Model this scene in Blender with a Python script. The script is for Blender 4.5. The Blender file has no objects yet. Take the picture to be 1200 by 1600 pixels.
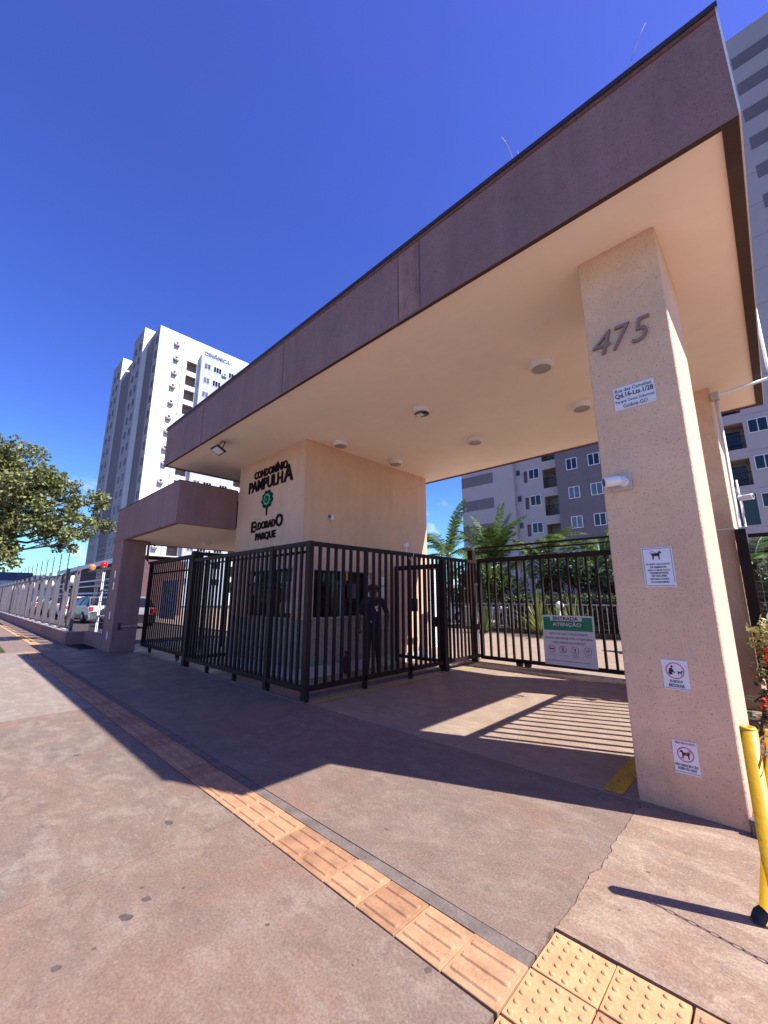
import bpy, bmesh, math, random
from mathutils import Vector, Matrix, noise as mnoise
random.seed(7)
S = bpy.context.scene
COL = S.collection
rad = math.radians
PI = math.pi

# ---------------------------------------------------------------- camera
cam_d = bpy.data.cameras.new('camera')
cam = bpy.data.objects.new('camera', cam_d); COL.objects.link(cam)
YAW, PITCH, FPX = -0.762415, 0.206485, 633.6
fw = Vector((math.sin(YAW)*math.cos(PITCH), math.cos(YAW)*math.cos(PITCH), math.sin(PITCH)))
rt = Vector((math.cos(YAW), -math.sin(YAW), 0)); up = rt.cross(fw)
cam.matrix_world = Matrix(((rt.x, up.x, -fw.x, 0), (rt.y, up.y, -fw.y, 0), (rt.z, up.z, -fw.z, 1.455), (0, 0, 0, 1)))
cam_d.sensor_fit = 'VERTICAL'; cam_d.sensor_height = 36; cam_d.sensor_width = 27
cam_d.lens = FPX/1600*36
cam_d.clip_start = 0.05; cam_d.clip_end = 3000
S.camera = cam

# ---------------------------------------------------------------- sky, sun, exposure
SUN_AZ, SUN_EL = rad(22.3), rad(51.4)       # from +X towards +Y
w = bpy.data.worlds.new('World'); S.world = w; w.use_nodes = True
nt = w.node_tree; nt.nodes.clear()
N = nt.nodes.new; L = nt.links.new
sky = N('ShaderNodeTexSky'); sky.sky_type = 'NISHITA'; sky.sun_disc = False
sky.sun_elevation = SUN_EL; sky.sun_rotation = PI/2 - SUN_AZ
sky.air_density = 1.0; sky.dust_density = 0.3; sky.ozone_density = 3.0; sky.altitude = 700
hs = N('ShaderNodeHueSaturation'); hs.inputs['Saturation'].default_value = 1.25; hs.inputs['Value'].default_value = 1.0
tint = N('ShaderNodeMix'); tint.data_type = 'RGBA'; tint.blend_type = 'MULTIPLY'; tint.inputs[0].default_value = 1.0
L(sky.outputs[0], hs.inputs['Color']); L(hs.outputs[0], tint.inputs[6])
ramp = N('ShaderNodeValToRGB'); L(ramp.outputs[0], tint.inputs[7]); el_ = ramp.color_ramp.elements
el_[0].position = 0.0; el_[0].color = (0.60, 0.95, 1.05, 1); el_[1].position = 0.9; el_[1].color = (1.72, 0.86, 1.55, 1)
for ps_, co_ in ((0.10, (0.75, 1.08, 1.12, 1)), (0.20, (1.0, 1.08, 1.28, 1)), (0.38, (1.18, 0.90, 1.5, 1))):
    e2_ = el_.new(ps_); e2_.color = co_
# small cumulus low over the horizon
tc = N('ShaderNodeTexCoord'); sep = N('ShaderNodeSeparateXYZ'); L(tc.outputs['Generated'], sep.inputs[0]); L(sep.outputs['Z'], ramp.inputs[0])
cn = N('ShaderNodeTexNoise'); cn.inputs['Scale'].default_value = 14; cn.inputs['Detail'].default_value = 6; cn.inputs['Roughness'].default_value = 0.55
mp = N('ShaderNodeMapping'); mp.inputs['Scale'].default_value = (1, 1, 1.5); L(tc.outputs['Generated'], mp.inputs[0]); L(mp.outputs[0], cn.inputs['Vector'])
cr = N('ShaderNodeMapRange'); cr.inputs['From Min'].default_value = 0.56; cr.inputs['From Max'].default_value = 0.68; L(cn.outputs[0], cr.inputs['Value'])
hm = N('ShaderNodeMapRange'); hm.inputs['From Min'].default_value = 0.28; hm.inputs['From Max'].default_value = 0.10; L(sep.outputs['Z'], hm.inputs['Value'])
mu = N('ShaderNodeMath'); mu.operation = 'MULTIPLY'; L(cr.outputs[0], mu.inputs[0]); L(hm.outputs[0], mu.inputs[1])
mu2 = N('ShaderNodeMath'); mu2.operation = 'MULTIPLY'; mu2.inputs[1].default_value = 0.75; L(mu.outputs[0], mu2.inputs[0])
cm = N('ShaderNodeMix'); cm.data_type = 'RGBA'; L(mu2.outputs[0], cm.inputs[0]); L(tint.outputs[2], cm.inputs[6]); cm.inputs[7].default_value = (7.0, 7.2, 7.6, 1)
bg = N('ShaderNodeBackground'); bg.inputs['Strength'].default_value = 0.088
L(cm.outputs[2], bg.inputs['Color'])
wo = N('ShaderNodeOutputWorld'); L(bg.outputs[0], wo.inputs['Surface'])

sl = bpy.data.lights.new('sun', 'SUN'); sl.energy = 5.0; sl.angle = rad(0.5); sl.color = (1.0, 0.98, 0.955)
sun = bpy.data.objects.new('sun', sl); COL.objects.link(sun)
sd = Vector((math.cos(SUN_AZ)*math.cos(SUN_EL), math.sin(SUN_AZ)*math.cos(SUN_EL), math.sin(SUN_EL)))
sun.rotation_euler = sd.to_track_quat('Z', 'Y').to_euler(); sun.location = (20, 10, 30)
S.view_settings.view_transform = 'Standard'; S.view_settings.look = 'None'
S.view_settings.gamma = 1; S.view_settings.use_curve_mapping = False
S.view_settings.exposure = 0.97
S.cycles.max_bounces = 10; S.cycles.diffuse_bounces = 5

# ---------------------------------------------------------------- materials
MATS = {}
def mat(name, col, rough=0.75, noise=None, bump=None, metallic=0.0, spec=0.5, island=0.0, speck=None, transl=0.0, streak=None, dirt=0.0):
    """noise=(scale, amount) colour variation; bump=(scale, distance); speck=(scale, threshold, colour) grains"""
    if name in MATS: return MATS[name]
    m = bpy.data.materials.new(name); m.use_nodes = True
    t = m.node_tree; n = t.nodes; n.clear(); A = n.new; K = t.links.new
    out = A('ShaderNodeOutputMaterial'); b = A('ShaderNodeBsdfPrincipled')
    b.inputs['Roughness'].default_value = rough; b.inputs['Metallic'].default_value = metallic
    b.inputs['Specular IOR Level'].default_value = spec
    geo = A('ShaderNodeNewGeometry')
    cur = None
    rgb = A('ShaderNodeRGB'); rgb.outputs[0].default_value = (*col, 1); cur = rgb.outputs[0]
    def mulv(cur, fac_out, lo, hi):
        r = A('ShaderNodeMapRange'); r.inputs['From Min'].default_value = 0.3; r.inputs['From Max'].default_value = 0.7
        r.inputs['To Min'].default_value = lo; r.inputs['To Max'].default_value = hi; K(fac_out, r.inputs['Value'])
        x = A('ShaderNodeVectorMath'); x.operation = 'SCALE'; K(cur, x.inputs[0]); K(r.outputs[0], x.inputs['Scale']); return x.outputs[0]
    if noise:
        for sc, am in ((noise[0], noise[1]), (noise[0]*7.3, noise[1]*0.5)):
            q = A('ShaderNodeTexNoise'); q.inputs['Scale'].default_value = sc; q.inputs['Detail'].default_value = 6; q.inputs['Roughness'].default_value = 0.6
            K(geo.outputs['Position'], q.inputs['Vector']); cur = mulv(cur, q.outputs[0], 1-am, 1+am)
    if streak:
        mp_ = A('ShaderNodeMapping'); mp_.inputs['Scale'].default_value = (3.0, 3.0, 0.35); K(geo.outputs['Position'], mp_.inputs[0])
        q = A('ShaderNodeTexNoise'); q.inputs['Scale'].default_value = 2.2; q.inputs['Detail'].default_value = 5; K(mp_.outputs[0], q.inputs['Vector'])
        cur = mulv(cur, q.outputs[0], 1-streak, 1+streak)
    if island:
        r = A('ShaderNodeMapRange'); r.inputs['To Min'].default_value = 1-island; r.inputs['To Max'].default_value = 1+island
        K(geo.outputs['Random Per Island'], r.inputs['Value'])
        x = A('ShaderNodeVectorMath'); x.operation = 'SCALE'; K(cur, x.inputs[0]); K(r.outputs[0], x.inputs['Scale']); cur = x.outputs[0]
    if speck:
        for k in range(0, len(speck), 3):
            v = A('ShaderNodeTexNoise'); v.inputs['Scale'].default_value = speck[k]; v.inputs['Detail'].default_value = 2; v.inputs['Roughness'].default_value = 0.7
            K(geo.outputs['Position'], v.inputs['Vector'])
            r = A('ShaderNodeMapRange'); r.inputs['From Min'].default_value = speck[k+1]; r.inputs['From Max'].default_value = speck[k+1]+0.05; K(v.outputs[0], r.inputs['Value'])
            mx = A('ShaderNodeMix'); mx.data_type = 'RGBA'; K(r.outputs[0], mx.inputs[0]); K(cur, mx.inputs[6]); mx.inputs[7].default_value = (*speck[k+2], 1); cur = mx.outputs[2]
    if dirt:
        sz = A('ShaderNodeSeparateXYZ'); K(geo.outputs['Position'], sz.inputs[0]); q = A('ShaderNodeTexNoise'); q.inputs['Scale'].default_value = 5; q.inputs['Detail'].default_value = 6; K(geo.outputs['Position'], q.inputs['Vector'])
        ml = A('ShaderNodeMath'); ml.operation = 'MULTIPLY_ADD'; K(q.outputs[0], ml.inputs[0]); ml.inputs[1].default_value = -0.9; K(sz.outputs['Z'], ml.inputs[2])
        r = A('ShaderNodeMapRange'); r.inputs['From Min'].default_value = 0.10; r.inputs['From Max'].default_value = -0.45; r.inputs['To Max'].default_value = dirt; K(ml.outputs[0], r.inputs['Value'])
        mx = A('ShaderNodeMix'); mx.data_type = 'RGBA'; K(r.outputs[0], mx.inputs[0]); K(cur, mx.inputs[6]); mx.inputs[7].default_value = (0.22, 0.11, 0.07, 1); cur = mx.outputs[2]
    K(cur, b.inputs['Base Color'])
    if bump:
        q = A('ShaderNodeTexNoise'); q.inputs['Scale'].default_value = bump[0]; q.inputs['Detail'].default_value = 4
        K(geo.outputs['Position'], q.inputs['Vector'])
        bp = A('ShaderNodeBump'); bp.inputs['Distance'].default_value = bump[1]; bp.inputs['Strength'].default_value = 1.0
        K(q.outputs[0], bp.inputs['Height']); K(bp.outputs[0], b.inputs['Normal'])
    if transl:
        tr = A('ShaderNodeBsdfTranslucent'); K(cur, tr.inputs['Color']); ms = A('ShaderNodeMixShader'); ms.inputs[0].default_value = transl
        K(b.outputs[0], ms.inputs[1]); K(tr.outputs[0], ms.inputs[2]); K(ms.outputs[0], out.inputs['Surface'])
    else: K(b.outputs[0], out.inputs['Surface'])
    MATS[name] = m; return m

def concrete(name, base, warm, pale):
    m = bpy.data.materials.new(name); m.use_nodes = True
    t = m.node_tree; n = t.nodes; n.clear(); A = n.new; K = t.links.new
    out = A('ShaderNodeOutputMaterial'); b = A('ShaderNodeBsdfPrincipled'); K(b.outputs[0], out.inputs['Surface'])
    geo = A('ShaderNodeNewGeometry')
    def ns(sc, det=6, ro=0.6, dist=0.0, stretch=None):
        q = A('ShaderNodeTexNoise'); q.inputs['Scale'].default_value = sc; q.inputs['Detail'].default_value = det
        q.inputs['Roughness'].default_value = ro; q.inputs['Distortion'].default_value = dist
        if stretch:
            mp_ = A('ShaderNodeMapping'); mp_.inputs['Scale'].default_value = stretch; mp_.inputs['Rotation'].default_value = (0, 0, rad(20))
            K(geo.outputs['Position'], mp_.inputs[0]); K(mp_.outputs[0], q.inputs['Vector'])
        else: K(geo.outputs['Position'], q.inputs['Vector'])
        return q.outputs[0]
    def mr(v, a, c, lo=0, hi=1):
        r = A('ShaderNodeMapRange'); r.inputs['From Min'].default_value = a; r.inputs['From Max'].default_value = c
        r.inputs['To Min'].default_value = lo; r.inputs['To Max'].default_value = hi; K(v, r.inputs['Value']); return r.outputs[0]
    def mix(f, a, c, mode='MIX'):
        x = A('ShaderNodeMix'); x.data_type = 'RGBA'; x.blend_type = mode
        K(f, x.inputs[0])
        for v, i in ((a, 6), (c, 7)):
            if isinstance(v, tuple): x.inputs[i].default_value = (*v, 1)
            else: K(v, x.inputs[i])
        return x.outputs[2]
    c = mix(mr(ns(0.55, 5), 0.38, 0.62), base, warm)
    c = mix(mr(ns(3.2, 9, 0.78, 0.5, (1, 1.8, 1)), 0.50, 0.60, 0, 0.42), c, pale)
    c = mix(mr(ns(7.5, 9, 0.8, 0.3), 0.53, 0.62, 0, 0.45), c, (base[0]*0.72, base[1]*0.70, base[2]*0.72))
    c = mix(mr(ns(0.9, 6, 0.65, 0.4), 0.52, 0.70, 0, 0.7), c, (warm[0]*1.15, warm[1]*0.92, warm[2]*0.80))
    c = mix(mr(ns(1.7, 7, 0.65, 0.6, (1, 2.4, 1)), 0.52, 0.72, 0, 0.45), c, pale)
    c = mix(mr(ns(4.5, 8, 0.7, 0.3), 0.56, 0.68, 0, 0.5), c, pale)
    c = mix(mr(ns(11, 6, 0.75, 0.2, (1, 2.2, 1)), 0.56, 0.68, 0, 0.5), c, pale)
    c = mix(mr(ns(28, 6, 0.75), 0.56, 0.70, 0, 0.5), c, pale)
    c = mix(mr(ns(19, 5, 0.75), 0.60, 0.72, 0, 0.5), c, (base[0]*0.6, base[1]*0.55, base[2]*0.55))
    c = mix(mr(ns(2.6, 5, 0.6), 0.62, 0.74, 0, 0.45), c, (base[0]*0.55, base[1]*0.5, base[2]*0.5))
    # small scattered stains (gum, drips)
    v = A('ShaderNodeTexVoronoi'); v.inputs['Scale'].default_value = 1.15; v.inputs['Randomness'].default_value = 1.0; K(geo.outputs['Position'], v.inputs['Vector'])
    av = A('ShaderNodeMath'); av.operation = 'ADD'; K(v.outputs['Distance'], av.inputs[0]); K(mr(ns(22, 2), 0, 1, -0.03, 0.03), av.inputs[1])
    c = mix(mr(av.outputs[0], 0.022, 0.032, 0.75, 0), c, (0.07, 0.05, 0.05))
    x = A('ShaderNodeVectorMath'); x.operation = 'SCALE'; K(c, x.inputs[0]); K(mr(ns(75, 8, 0.8), 0.35, 0.65, 0.70, 1.30), x.inputs['Scale'])
    K(x.outputs[0], b.inputs['Base Color'])
    K(mr(ns(2.2, 4), 0.35, 0.65, 0.5, 0.8), b.inputs['Roughness'])
    b.inputs['Specular IOR Level'].default_value = 0.35
    bp = A('ShaderNodeBump'); bp.inputs['Distance'].default_value = 0.004; bp.inputs['Strength'].default_value = 0.8
    ad = A('ShaderNodeMath'); ad.operation = 'ADD'; K(ns(60, 5, 0.7), ad.inputs[0]); K(ns(9, 4, 0.6), ad.inputs[1])
    K(ad.outputs[0], bp.inputs['Height']); K(bp.outputs[0], b.inputs['Normal'])
    MATS[name] = m; return m

m_white = mat('white paint', (0.78, 0.76, 0.74), 0.5, (3, 0.06))
m_conc = concrete('pavement concrete', (0.180, 0.128, 0.099), (0.208, 0.135, 0.096), (0.28, 0.210, 0.160))
m_conc3 = concrete('pale pavement concrete', (0.245, 0.168, 0.119), (0.265, 0.166, 0.110), (0.43, 0.32, 0.225))
m_conc4 = concrete('dusty pavement concrete', (0.180, 0.134, 0.103), (0.200, 0.136, 0.098), (0.32, 0.250, 0.190))
m_conc5 = concrete('sun bleached pavement concrete', (0.235, 0.188, 0.150), (0.255, 0.190, 0.145), (0.38, 0.315, 0.255))
m_conc2 = concrete('driveway concrete', (0.275, 0.20, 0.146), (0.30, 0.205, 0.14), (0.42, 0.325, 0.235))
m_base = mat('joint dirt', (0.05, 0.035, 0.03), 0.95, (6, 0.3), (50, 0.003))
m_asph = mat('asphalt', (0.10, 0.085, 0.08), 0.9, (3, 0.25), (90, 0.004))
m_mortar = mat('mortar strip', (0.15, 0.112, 0.09), 0.9, (8, 0.3), (70, 0.004))
m_tile = mat('tactile orange', (0.40, 0.215, 0.108), 0.8, (9, 0.22), (90, 0.0015), speck=(55, 0.66, (0.30, 0.16, 0.09)))
m_tile2 = mat('tactile yellow', (0.47, 0.27, 0.12), 0.8, (11, 0.2), (90, 0.0015), speck=(45, 0.68, (0.36, 0.2, 0.1)))
m_tile3 = mat('tactile pale orange', (0.33, 0.165, 0.08), 0.85, (9, 0.28), (90, 0.0015), speck=(50, 0.62, (0.26, 0.15, 0.1)))
m_stucco = mat('peach stucco', (0.72, 0.475, 0.315), 0.9, (1.8, 0.10), (70, 0.006), speck=(85, 0.63, (0.36, 0.22, 0.18), 60, 0.68, (0.76, 0.55, 0.43)), dirt=0.45)
m_stucco2 = mat('booth stucco', (0.68, 0.43, 0.295), 0.9, (1.0, 0.06), (70, 0.006), speck=(60, 0.66, (0.50, 0.32, 0.24)), streak=0.04)
m_fascia = mat('plum fascia stucco', (0.275, 0.155, 0.142), 0.9, (1.2, 0.10), (85, 0.007), speck=(85, 0.60, (0.15, 0.095, 0.10), 100, 0.66, (0.33, 0.23, 0.235)), streak=0.10)
m_border = mat('brown border', (0.06, 0.032, 0.024), 0.85, (2, 0.15), (60, 0.003))
m_dark = mat('dark flashing', (0.035, 0.022, 0.025), 0.5, (4, 0.2))
m_rust = mat('rusty flashing', (0.18, 0.07, 0.045), 0.7, (9, 0.35))
m_soffit = mat('soffit plaster', (0.95, 0.80, 0.65), 0.85, (0.6, 0.04), (25, 0.0015))
m_patch = mat('soffit repair', (0.93, 0.80, 0.68), 0.8, (5, 0.08))
m_iron = mat('dark brown painted steel', (0.022, 0.010, 0.009), 0.6, (3, 0.2), spec=0.25)
m_iron2 = mat('grey painted steel', (0.11, 0.092, 0.11), 0.5, (2, 0.15), (40, 0.001))
m_steel = mat('galvanised steel', (0.45, 0.45, 0.47), 0.35, (6, 0.15), metallic=0.8)
m_wire = mat('wire', (0.35, 0.35, 0.37), 0.5, (6, 0.1), metallic=0.5)
m_granite = mat('speckled granite', (0.38, 0.30, 0.26), 0.35, (3, 0.1), speck=(75, 0.54, (0.10, 0.085, 0.085), 90, 0.60, (0.55, 0.50, 0.48)))
m_plinth = mat('pale plinth', (0.50, 0.45, 0.43), 0.7, (5, 0.15))
m_glass = mat('dark glass', (0.012, 0.012, 0.016), 0.06, (1, 0.1), spec=0.6)
m_glassb = mat('blue curtain glass', (0.11, 0.12, 0.16), 0.12, (1.5, 0.5), spec=0.7)
m_alu = mat('white aluminium', (0.78, 0.78, 0.80), 0.4, (4, 0.05))
m_white = mat('white paint', (0.78, 0.76, 0.74), 0.5, (3, 0.06))
m_lampg = mat('opal diffuser', (0.36, 0.30, 0.26), 0.3, (8, 0.1))
m_signw = mat('sign white', (0.72, 0.70, 0.74), 0.35, (5, 0.04))
m_black = mat('black print', (0.012, 0.010, 0.014), 0.5, (9, 0.1))
m_letter = mat('dark metal letters', (0.018, 0.008, 0.009), 0.7, (9, 0.1), spec=0.1)
m_num = mat('taupe house number', (0.26, 0.165, 0.14), 0.5, (9, 0.1))
m_redp = mat('red print', (0.55, 0.03, 0.06), 0.5, (9, 0.06))
m_green = mat('green print', (0.012, 0.23, 0.10), 0.4, (9, 0.06))
m_greenl = mat('light green enamel', (0.12, 0.42, 0.25), 0.6, (9, 0.06), spec=0.2)
m_greend = mat('dark green enamel', (0.004, 0.035, 0.022), 0.7, (9, 0.06), spec=0.15)
m_bluep = mat('navy print', (0.02, 0.02, 0.09), 0.5, (9, 0.06))
m_yel = mat('yellow paint', (0.70, 0.37, 0.008), 0.45, (6, 0.10), (30, 0.0015), speck=(14, 0.66, (0.30, 0.15, 0.03), 45, 0.70, (0.12, 0.06, 0.03)))
m_yelline = mat('worn yellow line', (0.50, 0.31, 0.02), 0.7, (7, 0.25), speck=(30, 0.60, (0.22, 0.15, 0.08)))
m_twhite = mat('tower white paint', (0.70, 0.72, 0.72), 0.8, (0.25, 0.04), streak=0.012)
m_tlil2 = mat('mauve wall paint', (0.44, 0.35, 0.33), 0.85, (0.3, 0.04))
m_tlil = mat('lilac wall paint', (0.46, 0.39, 0.385), 0.85, (0.3, 0.04), streak=0.012)
m_tgrey = mat('mid grey wall paint', (0.235, 0.170, 0.165), 0.85, (0.3, 0.05), streak=0.012)
m_tgreyb = mat('slate grey wall paint', (0.19, 0.152, 0.165), 0.85, (0.3, 0.05), streak=0.04)
m_tgreyl = mat('pale blue grey paint', (0.42, 0.43, 0.50), 0.85, (0.3, 0.04), streak=0.012)
m_joint = mat('facade joint', (0.24, 0.22, 0.25), 0.8, (1, 0.1))
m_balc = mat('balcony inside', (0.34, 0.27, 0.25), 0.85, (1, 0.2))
m_winshade = mat('bronze window', (0.10, 0.06, 0.06), 0.4, (1, 0.4))
m_leafA = mat('tree leaves', (0.215, 0.225, 0.085), 0.5, (0.8, 0.25), island=0.5, transl=0.3, spec=0.3)
m_leafB = mat('palm leaves', (0.10, 0.155, 0.035), 0.4, (0.8, 0.25), island=0.45, transl=0.3)
m_leafC = mat('hedge leaves', (0.045, 0.075, 0.022), 0.5, (1.2, 0.4), island=0.6, transl=0.2)
m_leafD = mat('yellow green blades', (0.25, 0.30, 0.05), 0.45, (2, 0.25), island=0.4, transl=0.3)
m_leafY = mat('variegated leaves', (0.50, 0.42, 0.16), 0.5, (4, 0.3), island=0.4, transl=0.25)
m_flower = mat('red petals', (0.75, 0.035, 0.02), 0.5, (9, 0.2), island=0.35, transl=0.2)
m_bark = mat('bark', (0.085, 0.055, 0.045), 0.95, (6, 0.35), (30, 0.02))
m_soil = mat('red soil', (0.20, 0.07, 0.05), 0.95, (5, 0.3), (30, 0.02))
m_grass = mat('lawn blades', (0.07, 0.13, 0.035), 0.6, (3, 0.3), island=0.4, transl=0.2)
m_straw = mat('dry grass', (0.38, 0.26, 0.18), 0.7, (3, 0.2), island=0.3)
m_rubber = mat('black rubber', (0.012, 0.012, 0.015), 0.6, (9, 0.2))
m_skin = mat('skin', (0.12, 0.06, 0.04), 0.6, (9, 0.1))
m_shirt = mat('navy shirt', (0.010, 0.008, 0.04), 0.8, (9, 0.2), (60, 0.002))
m_trous = mat('dark trousers', (0.02, 0.016, 0.02), 0.85, (9, 0.2), (60, 0.002))
m_cap = mat('red cap cloth', (0.09, 0.012, 0.016), 0.8, (9, 0.2))
m_slat = mat('brown slat', (0.11, 0.055, 0.055), 0.7, (3, 0.2))
m_roofblue = mat('blue roof sheet', (0.06, 0.07, 0.16), 0.6, (1, 0.3))
m_orange = mat('orange lens', (0.85, 0.22, 0.04), 0.2, (9, 0.05))
m_redl = mat('red lens', (0.75, 0.01, 0.01), 0.2, (9, 0.05))

# ---------------------------------------------------------------- object helpers
def props(o, label=None, cat=None, group=None, kind=None):
    if label: o['label'] = label
    if cat: o['category'] = cat
    if group: o['group'] = group
    if kind: o['kind'] = kind
    return o
def root(name, loc, label=None, cat=None, group=None, kind=None):
    o = bpy.data.objects.new(name, None); COL.objects.link(o); o.location = loc; o.empty_display_size = 0.1
    return props(o, label, cat, group, kind)
def wloc(o):
    v = Vector((0, 0, 0))
    while o is not None: v += Vector(o.location); o = o.parent
    return v
def link_mesh(name, me, parent=None, loc=(0, 0, 0), rot=None):
    o = bpy.data.objects.new(name, me); COL.objects.link(o); o.location = loc
    if rot: o.rotation_euler = rot
    if parent: o.parent = parent
    return o
def fin(bm, name, m):
    me = bpy.data.meshes.new(name); bm.to_mesh(me); bm.free()
    for x in (m if isinstance(m, (list, tuple)) else [m]): me.materials.append(x)
    return me
def part(name, bm, m, parent=None, smooth=False, kind=None, origin=None):
    """bm is in world coordinates; the object's origin goes to its bottom centre"""
    bm.verts.ensure_lookup_table()
    if origin is None:
        xs = [v.co for v in bm.verts]
        mn = Vector((min(c.x for c in xs), min(c.y for c in xs), min(c.z for c in xs)))
        mx = Vector((max(c.x for c in xs), max(c.y for c in xs), max(c.z for c in xs)))
        origin = Vector(((mn.x+mx.x)/2, (mn.y+mx.y)/2, mn.z))
    origin = Vector(origin)
    bmesh.ops.translate(bm, verts=bm.verts, vec=-origin)
    me = fin(bm, name, m)
    if smooth:
        for p in me.polygons: p.use_smooth = True
    o = link_mesh(name, me, parent, origin - (wloc(parent) if parent else Vector()))
    if kind: o['kind'] = kind
    return o
def box(bm, x0, x1, y0, y1, z0, z1, mi=0, bevel=0.0):
    vs = [bm.verts.new(p) for p in ((x0,y0,z0),(x1,y0,z0),(x1,y1,z0),(x0,y1,z0),(x0,y0,z1),(x1,y0,z1),(x1,y1,z1),(x0,y1,z1))]
    fs = [bm.faces.new([vs[i] for i in f]) for f in ((3,2,1,0),(4,5,6,7),(0,1,5,4),(1,2,6,5),(2,3,7,6),(3,0,4,7))]
    for f in fs: f.material_index = mi
    if bevel:
        es = list({e for f in fs for e in f.edges})
        bmesh.ops.bevel(bm, geom=es, offset=bevel, segments=1, profile=0.5, affect='EDGES')
    return fs
def B(*boxes, bevel=0.0):
    bm = bmesh.new()
    for b in boxes: box(bm, *b[:6], mi=(b[6] if len(b) > 6 else 0), bevel=bevel)
    return bm
def quad(bm, pts, mi=0):
    f = bm.faces.new([bm.verts.new(p) for p in pts]); f.material_index = mi; return f
def tube(bm, pts, r, seg=8, mi=0, caps=True):
    pts = [Vector(p) for p in pts]; rings = []
    rr = r if isinstance(r, (list, tuple)) else [r]*len(pts)
    for i, p in enumerate(pts):
        d = (pts[min(i+1, len(pts)-1)] - pts[max(i-1, 0)]).normalized()
        a = d.orthogonal().normalized() if abs(d.z) > 0.95 else d.cross(Vector((0, 0, 1))).normalized()
        b2 = d.cross(a)
        rings.append([bm.verts.new(p + (a*math.cos(t) + b2*math.sin(t))*rr[i]) for t in [2*PI*k/seg for k in range(seg)]])
    for i in range(len(rings)-1):
        for k in range(seg):
            f = bm.faces.new((rings[i][k], rings[i][(k+1) % seg], rings[i+1][(k+1) % seg], rings[i+1][k])); f.material_index = mi; f.smooth = True
    if caps:
        for rg in (rings[0], rings[-1]):
            f = bm.faces.new(rg); f.material_index = mi
def lathe(bm, c, prof, axis='Z', seg=20, mi=0, rot=None):
    """prof = [(radius, height)]"""
    rings = []
    for r, h in prof:
        ring = []
        for k in range(seg):
            t = 2*PI*k/seg; v = Vector((r*math.cos(t), r*math.sin(t), h))
            if axis == 'X': v = Vector((v.z, v.x, v.y))
            elif axis == 'Y': v = Vector((v.y, v.z, v.x))
            if rot: v = rot @ v
            ring.append(bm.verts.new(Vector(c)+v))
        rings.append(ring)
    for i in range(len(rings)-1):
        for k in range(seg):
            f = bm.faces.new((rings[i][k], rings[i][(k+1) % seg], rings[i+1][(k+1) % seg], rings[i+1][k])); f.material_index = mi; f.smooth = True
    for rg in (rings[0], rings[-1]):
        try: f = bm.faces.new(rg); f.material_index = mi
        except ValueError: pass
def facade(bm, mapf, u0, u1, z0, z1, holes, mi=0, rev=1):
    """wall sheet with real openings: holes = (ua, ub, za, zb, depth, back material or None)"""
    us = sorted({u0, u1, *[round(h[0], 4) for h in holes], *[round(h[1], 4) for h in holes]})
    zs = sorted({z0, z1, *[round(h[2], 4) for h in holes], *[round(h[3], 4) for h in holes]})
    vm = {}
    def V(u, z):
        k = (u, z)
        if k not in vm: vm[k] = bm.verts.new(mapf(u, z, 0))
        return vm[k]
    for zi in range(len(zs)-1):
        hz = [h for h in holes if h[2] - 1e-4 <= zs[zi] and h[3] + 1e-4 >= zs[zi+1]]
        start = None
        for ui in range(len(us)-1):
            um = (us[ui]+us[ui+1])/2
            if any(h[0] < um < h[1] for h in hz): continue
            f = bm.faces.new((V(us[ui], zs[zi]), V(us[ui+1], zs[zi]), V(us[ui+1], zs[zi+1]), V(us[ui], zs[zi+1]))); f.material_index = mi
    for a, b2, c, d, dep, bmi in holes:
        for p, q in (((a, c), (b2, c)), ((b2, c), (b2, d)), ((b2, d), (a, d)), ((a, d), (a, c))):
            quad(bm, (mapf(*p, 0), mapf(*q, 0), mapf(*q, dep), mapf(*p, dep)), rev)
        if bmi is not None: quad(bm, (mapf(a, c, dep), mapf(b2, c, dep), mapf(b2, d, dep), mapf(a, d, dep)), bmi)

def text_bm(s, width, height, ext=0.004, bold=0.0, shear=0.0, space=1.0):
    cu = bpy.data.curves.new('t', 'FONT'); cu.body = s; cu.extrude = 0.01; cu.offset = bold; cu.shear = shear; cu.resolution_u = 3; cu.space_character = space
    cu.align_x = 'LEFT'
    ob = bpy.data.objects.new('t', cu); COL.objects.link(ob)
    dg = bpy.context.evaluated_depsgraph_get(); me = bpy.data.meshes.new_from_object(ob.evaluated_get(dg))
    COL.objects.unlink(ob); bpy.data.objects.remove(ob); bpy.data.curves.remove(cu)
    bm = bmesh.new(); bm.from_mesh(me); bpy.data.meshes.remove(me)
    xs = [v.co.x for v in bm.verts]; ys = [v.co.y for v in bm.verts]
    x0, x1, y0, y1 = min(xs), max(xs), min(ys), max(ys)
    for v in bm.verts:
        v.co = Vector(((v.co.x-x0)/(x1-x0)*width, (v.co.y-y0)/(y1-y0)*height, (v.co.z/0.01)*ext))
    return bm
def text_on(name, s, parent, m, face, u, z, width, height, plane, **k):
    """face '-Y': text reads along +X on plane y; face '+X': reads along +Y on plane x. u,z = lower left"""
    bm = text_bm(s, width, height, **k)
    for v in bm.verts:
        a, b2, c = v.co
        v.co = Vector((u+a, plane-c, z+b2)) if face == '-Y' else Vector((plane+c, u+a, z+b2))
    return part(name, bm, m, parent)

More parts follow.
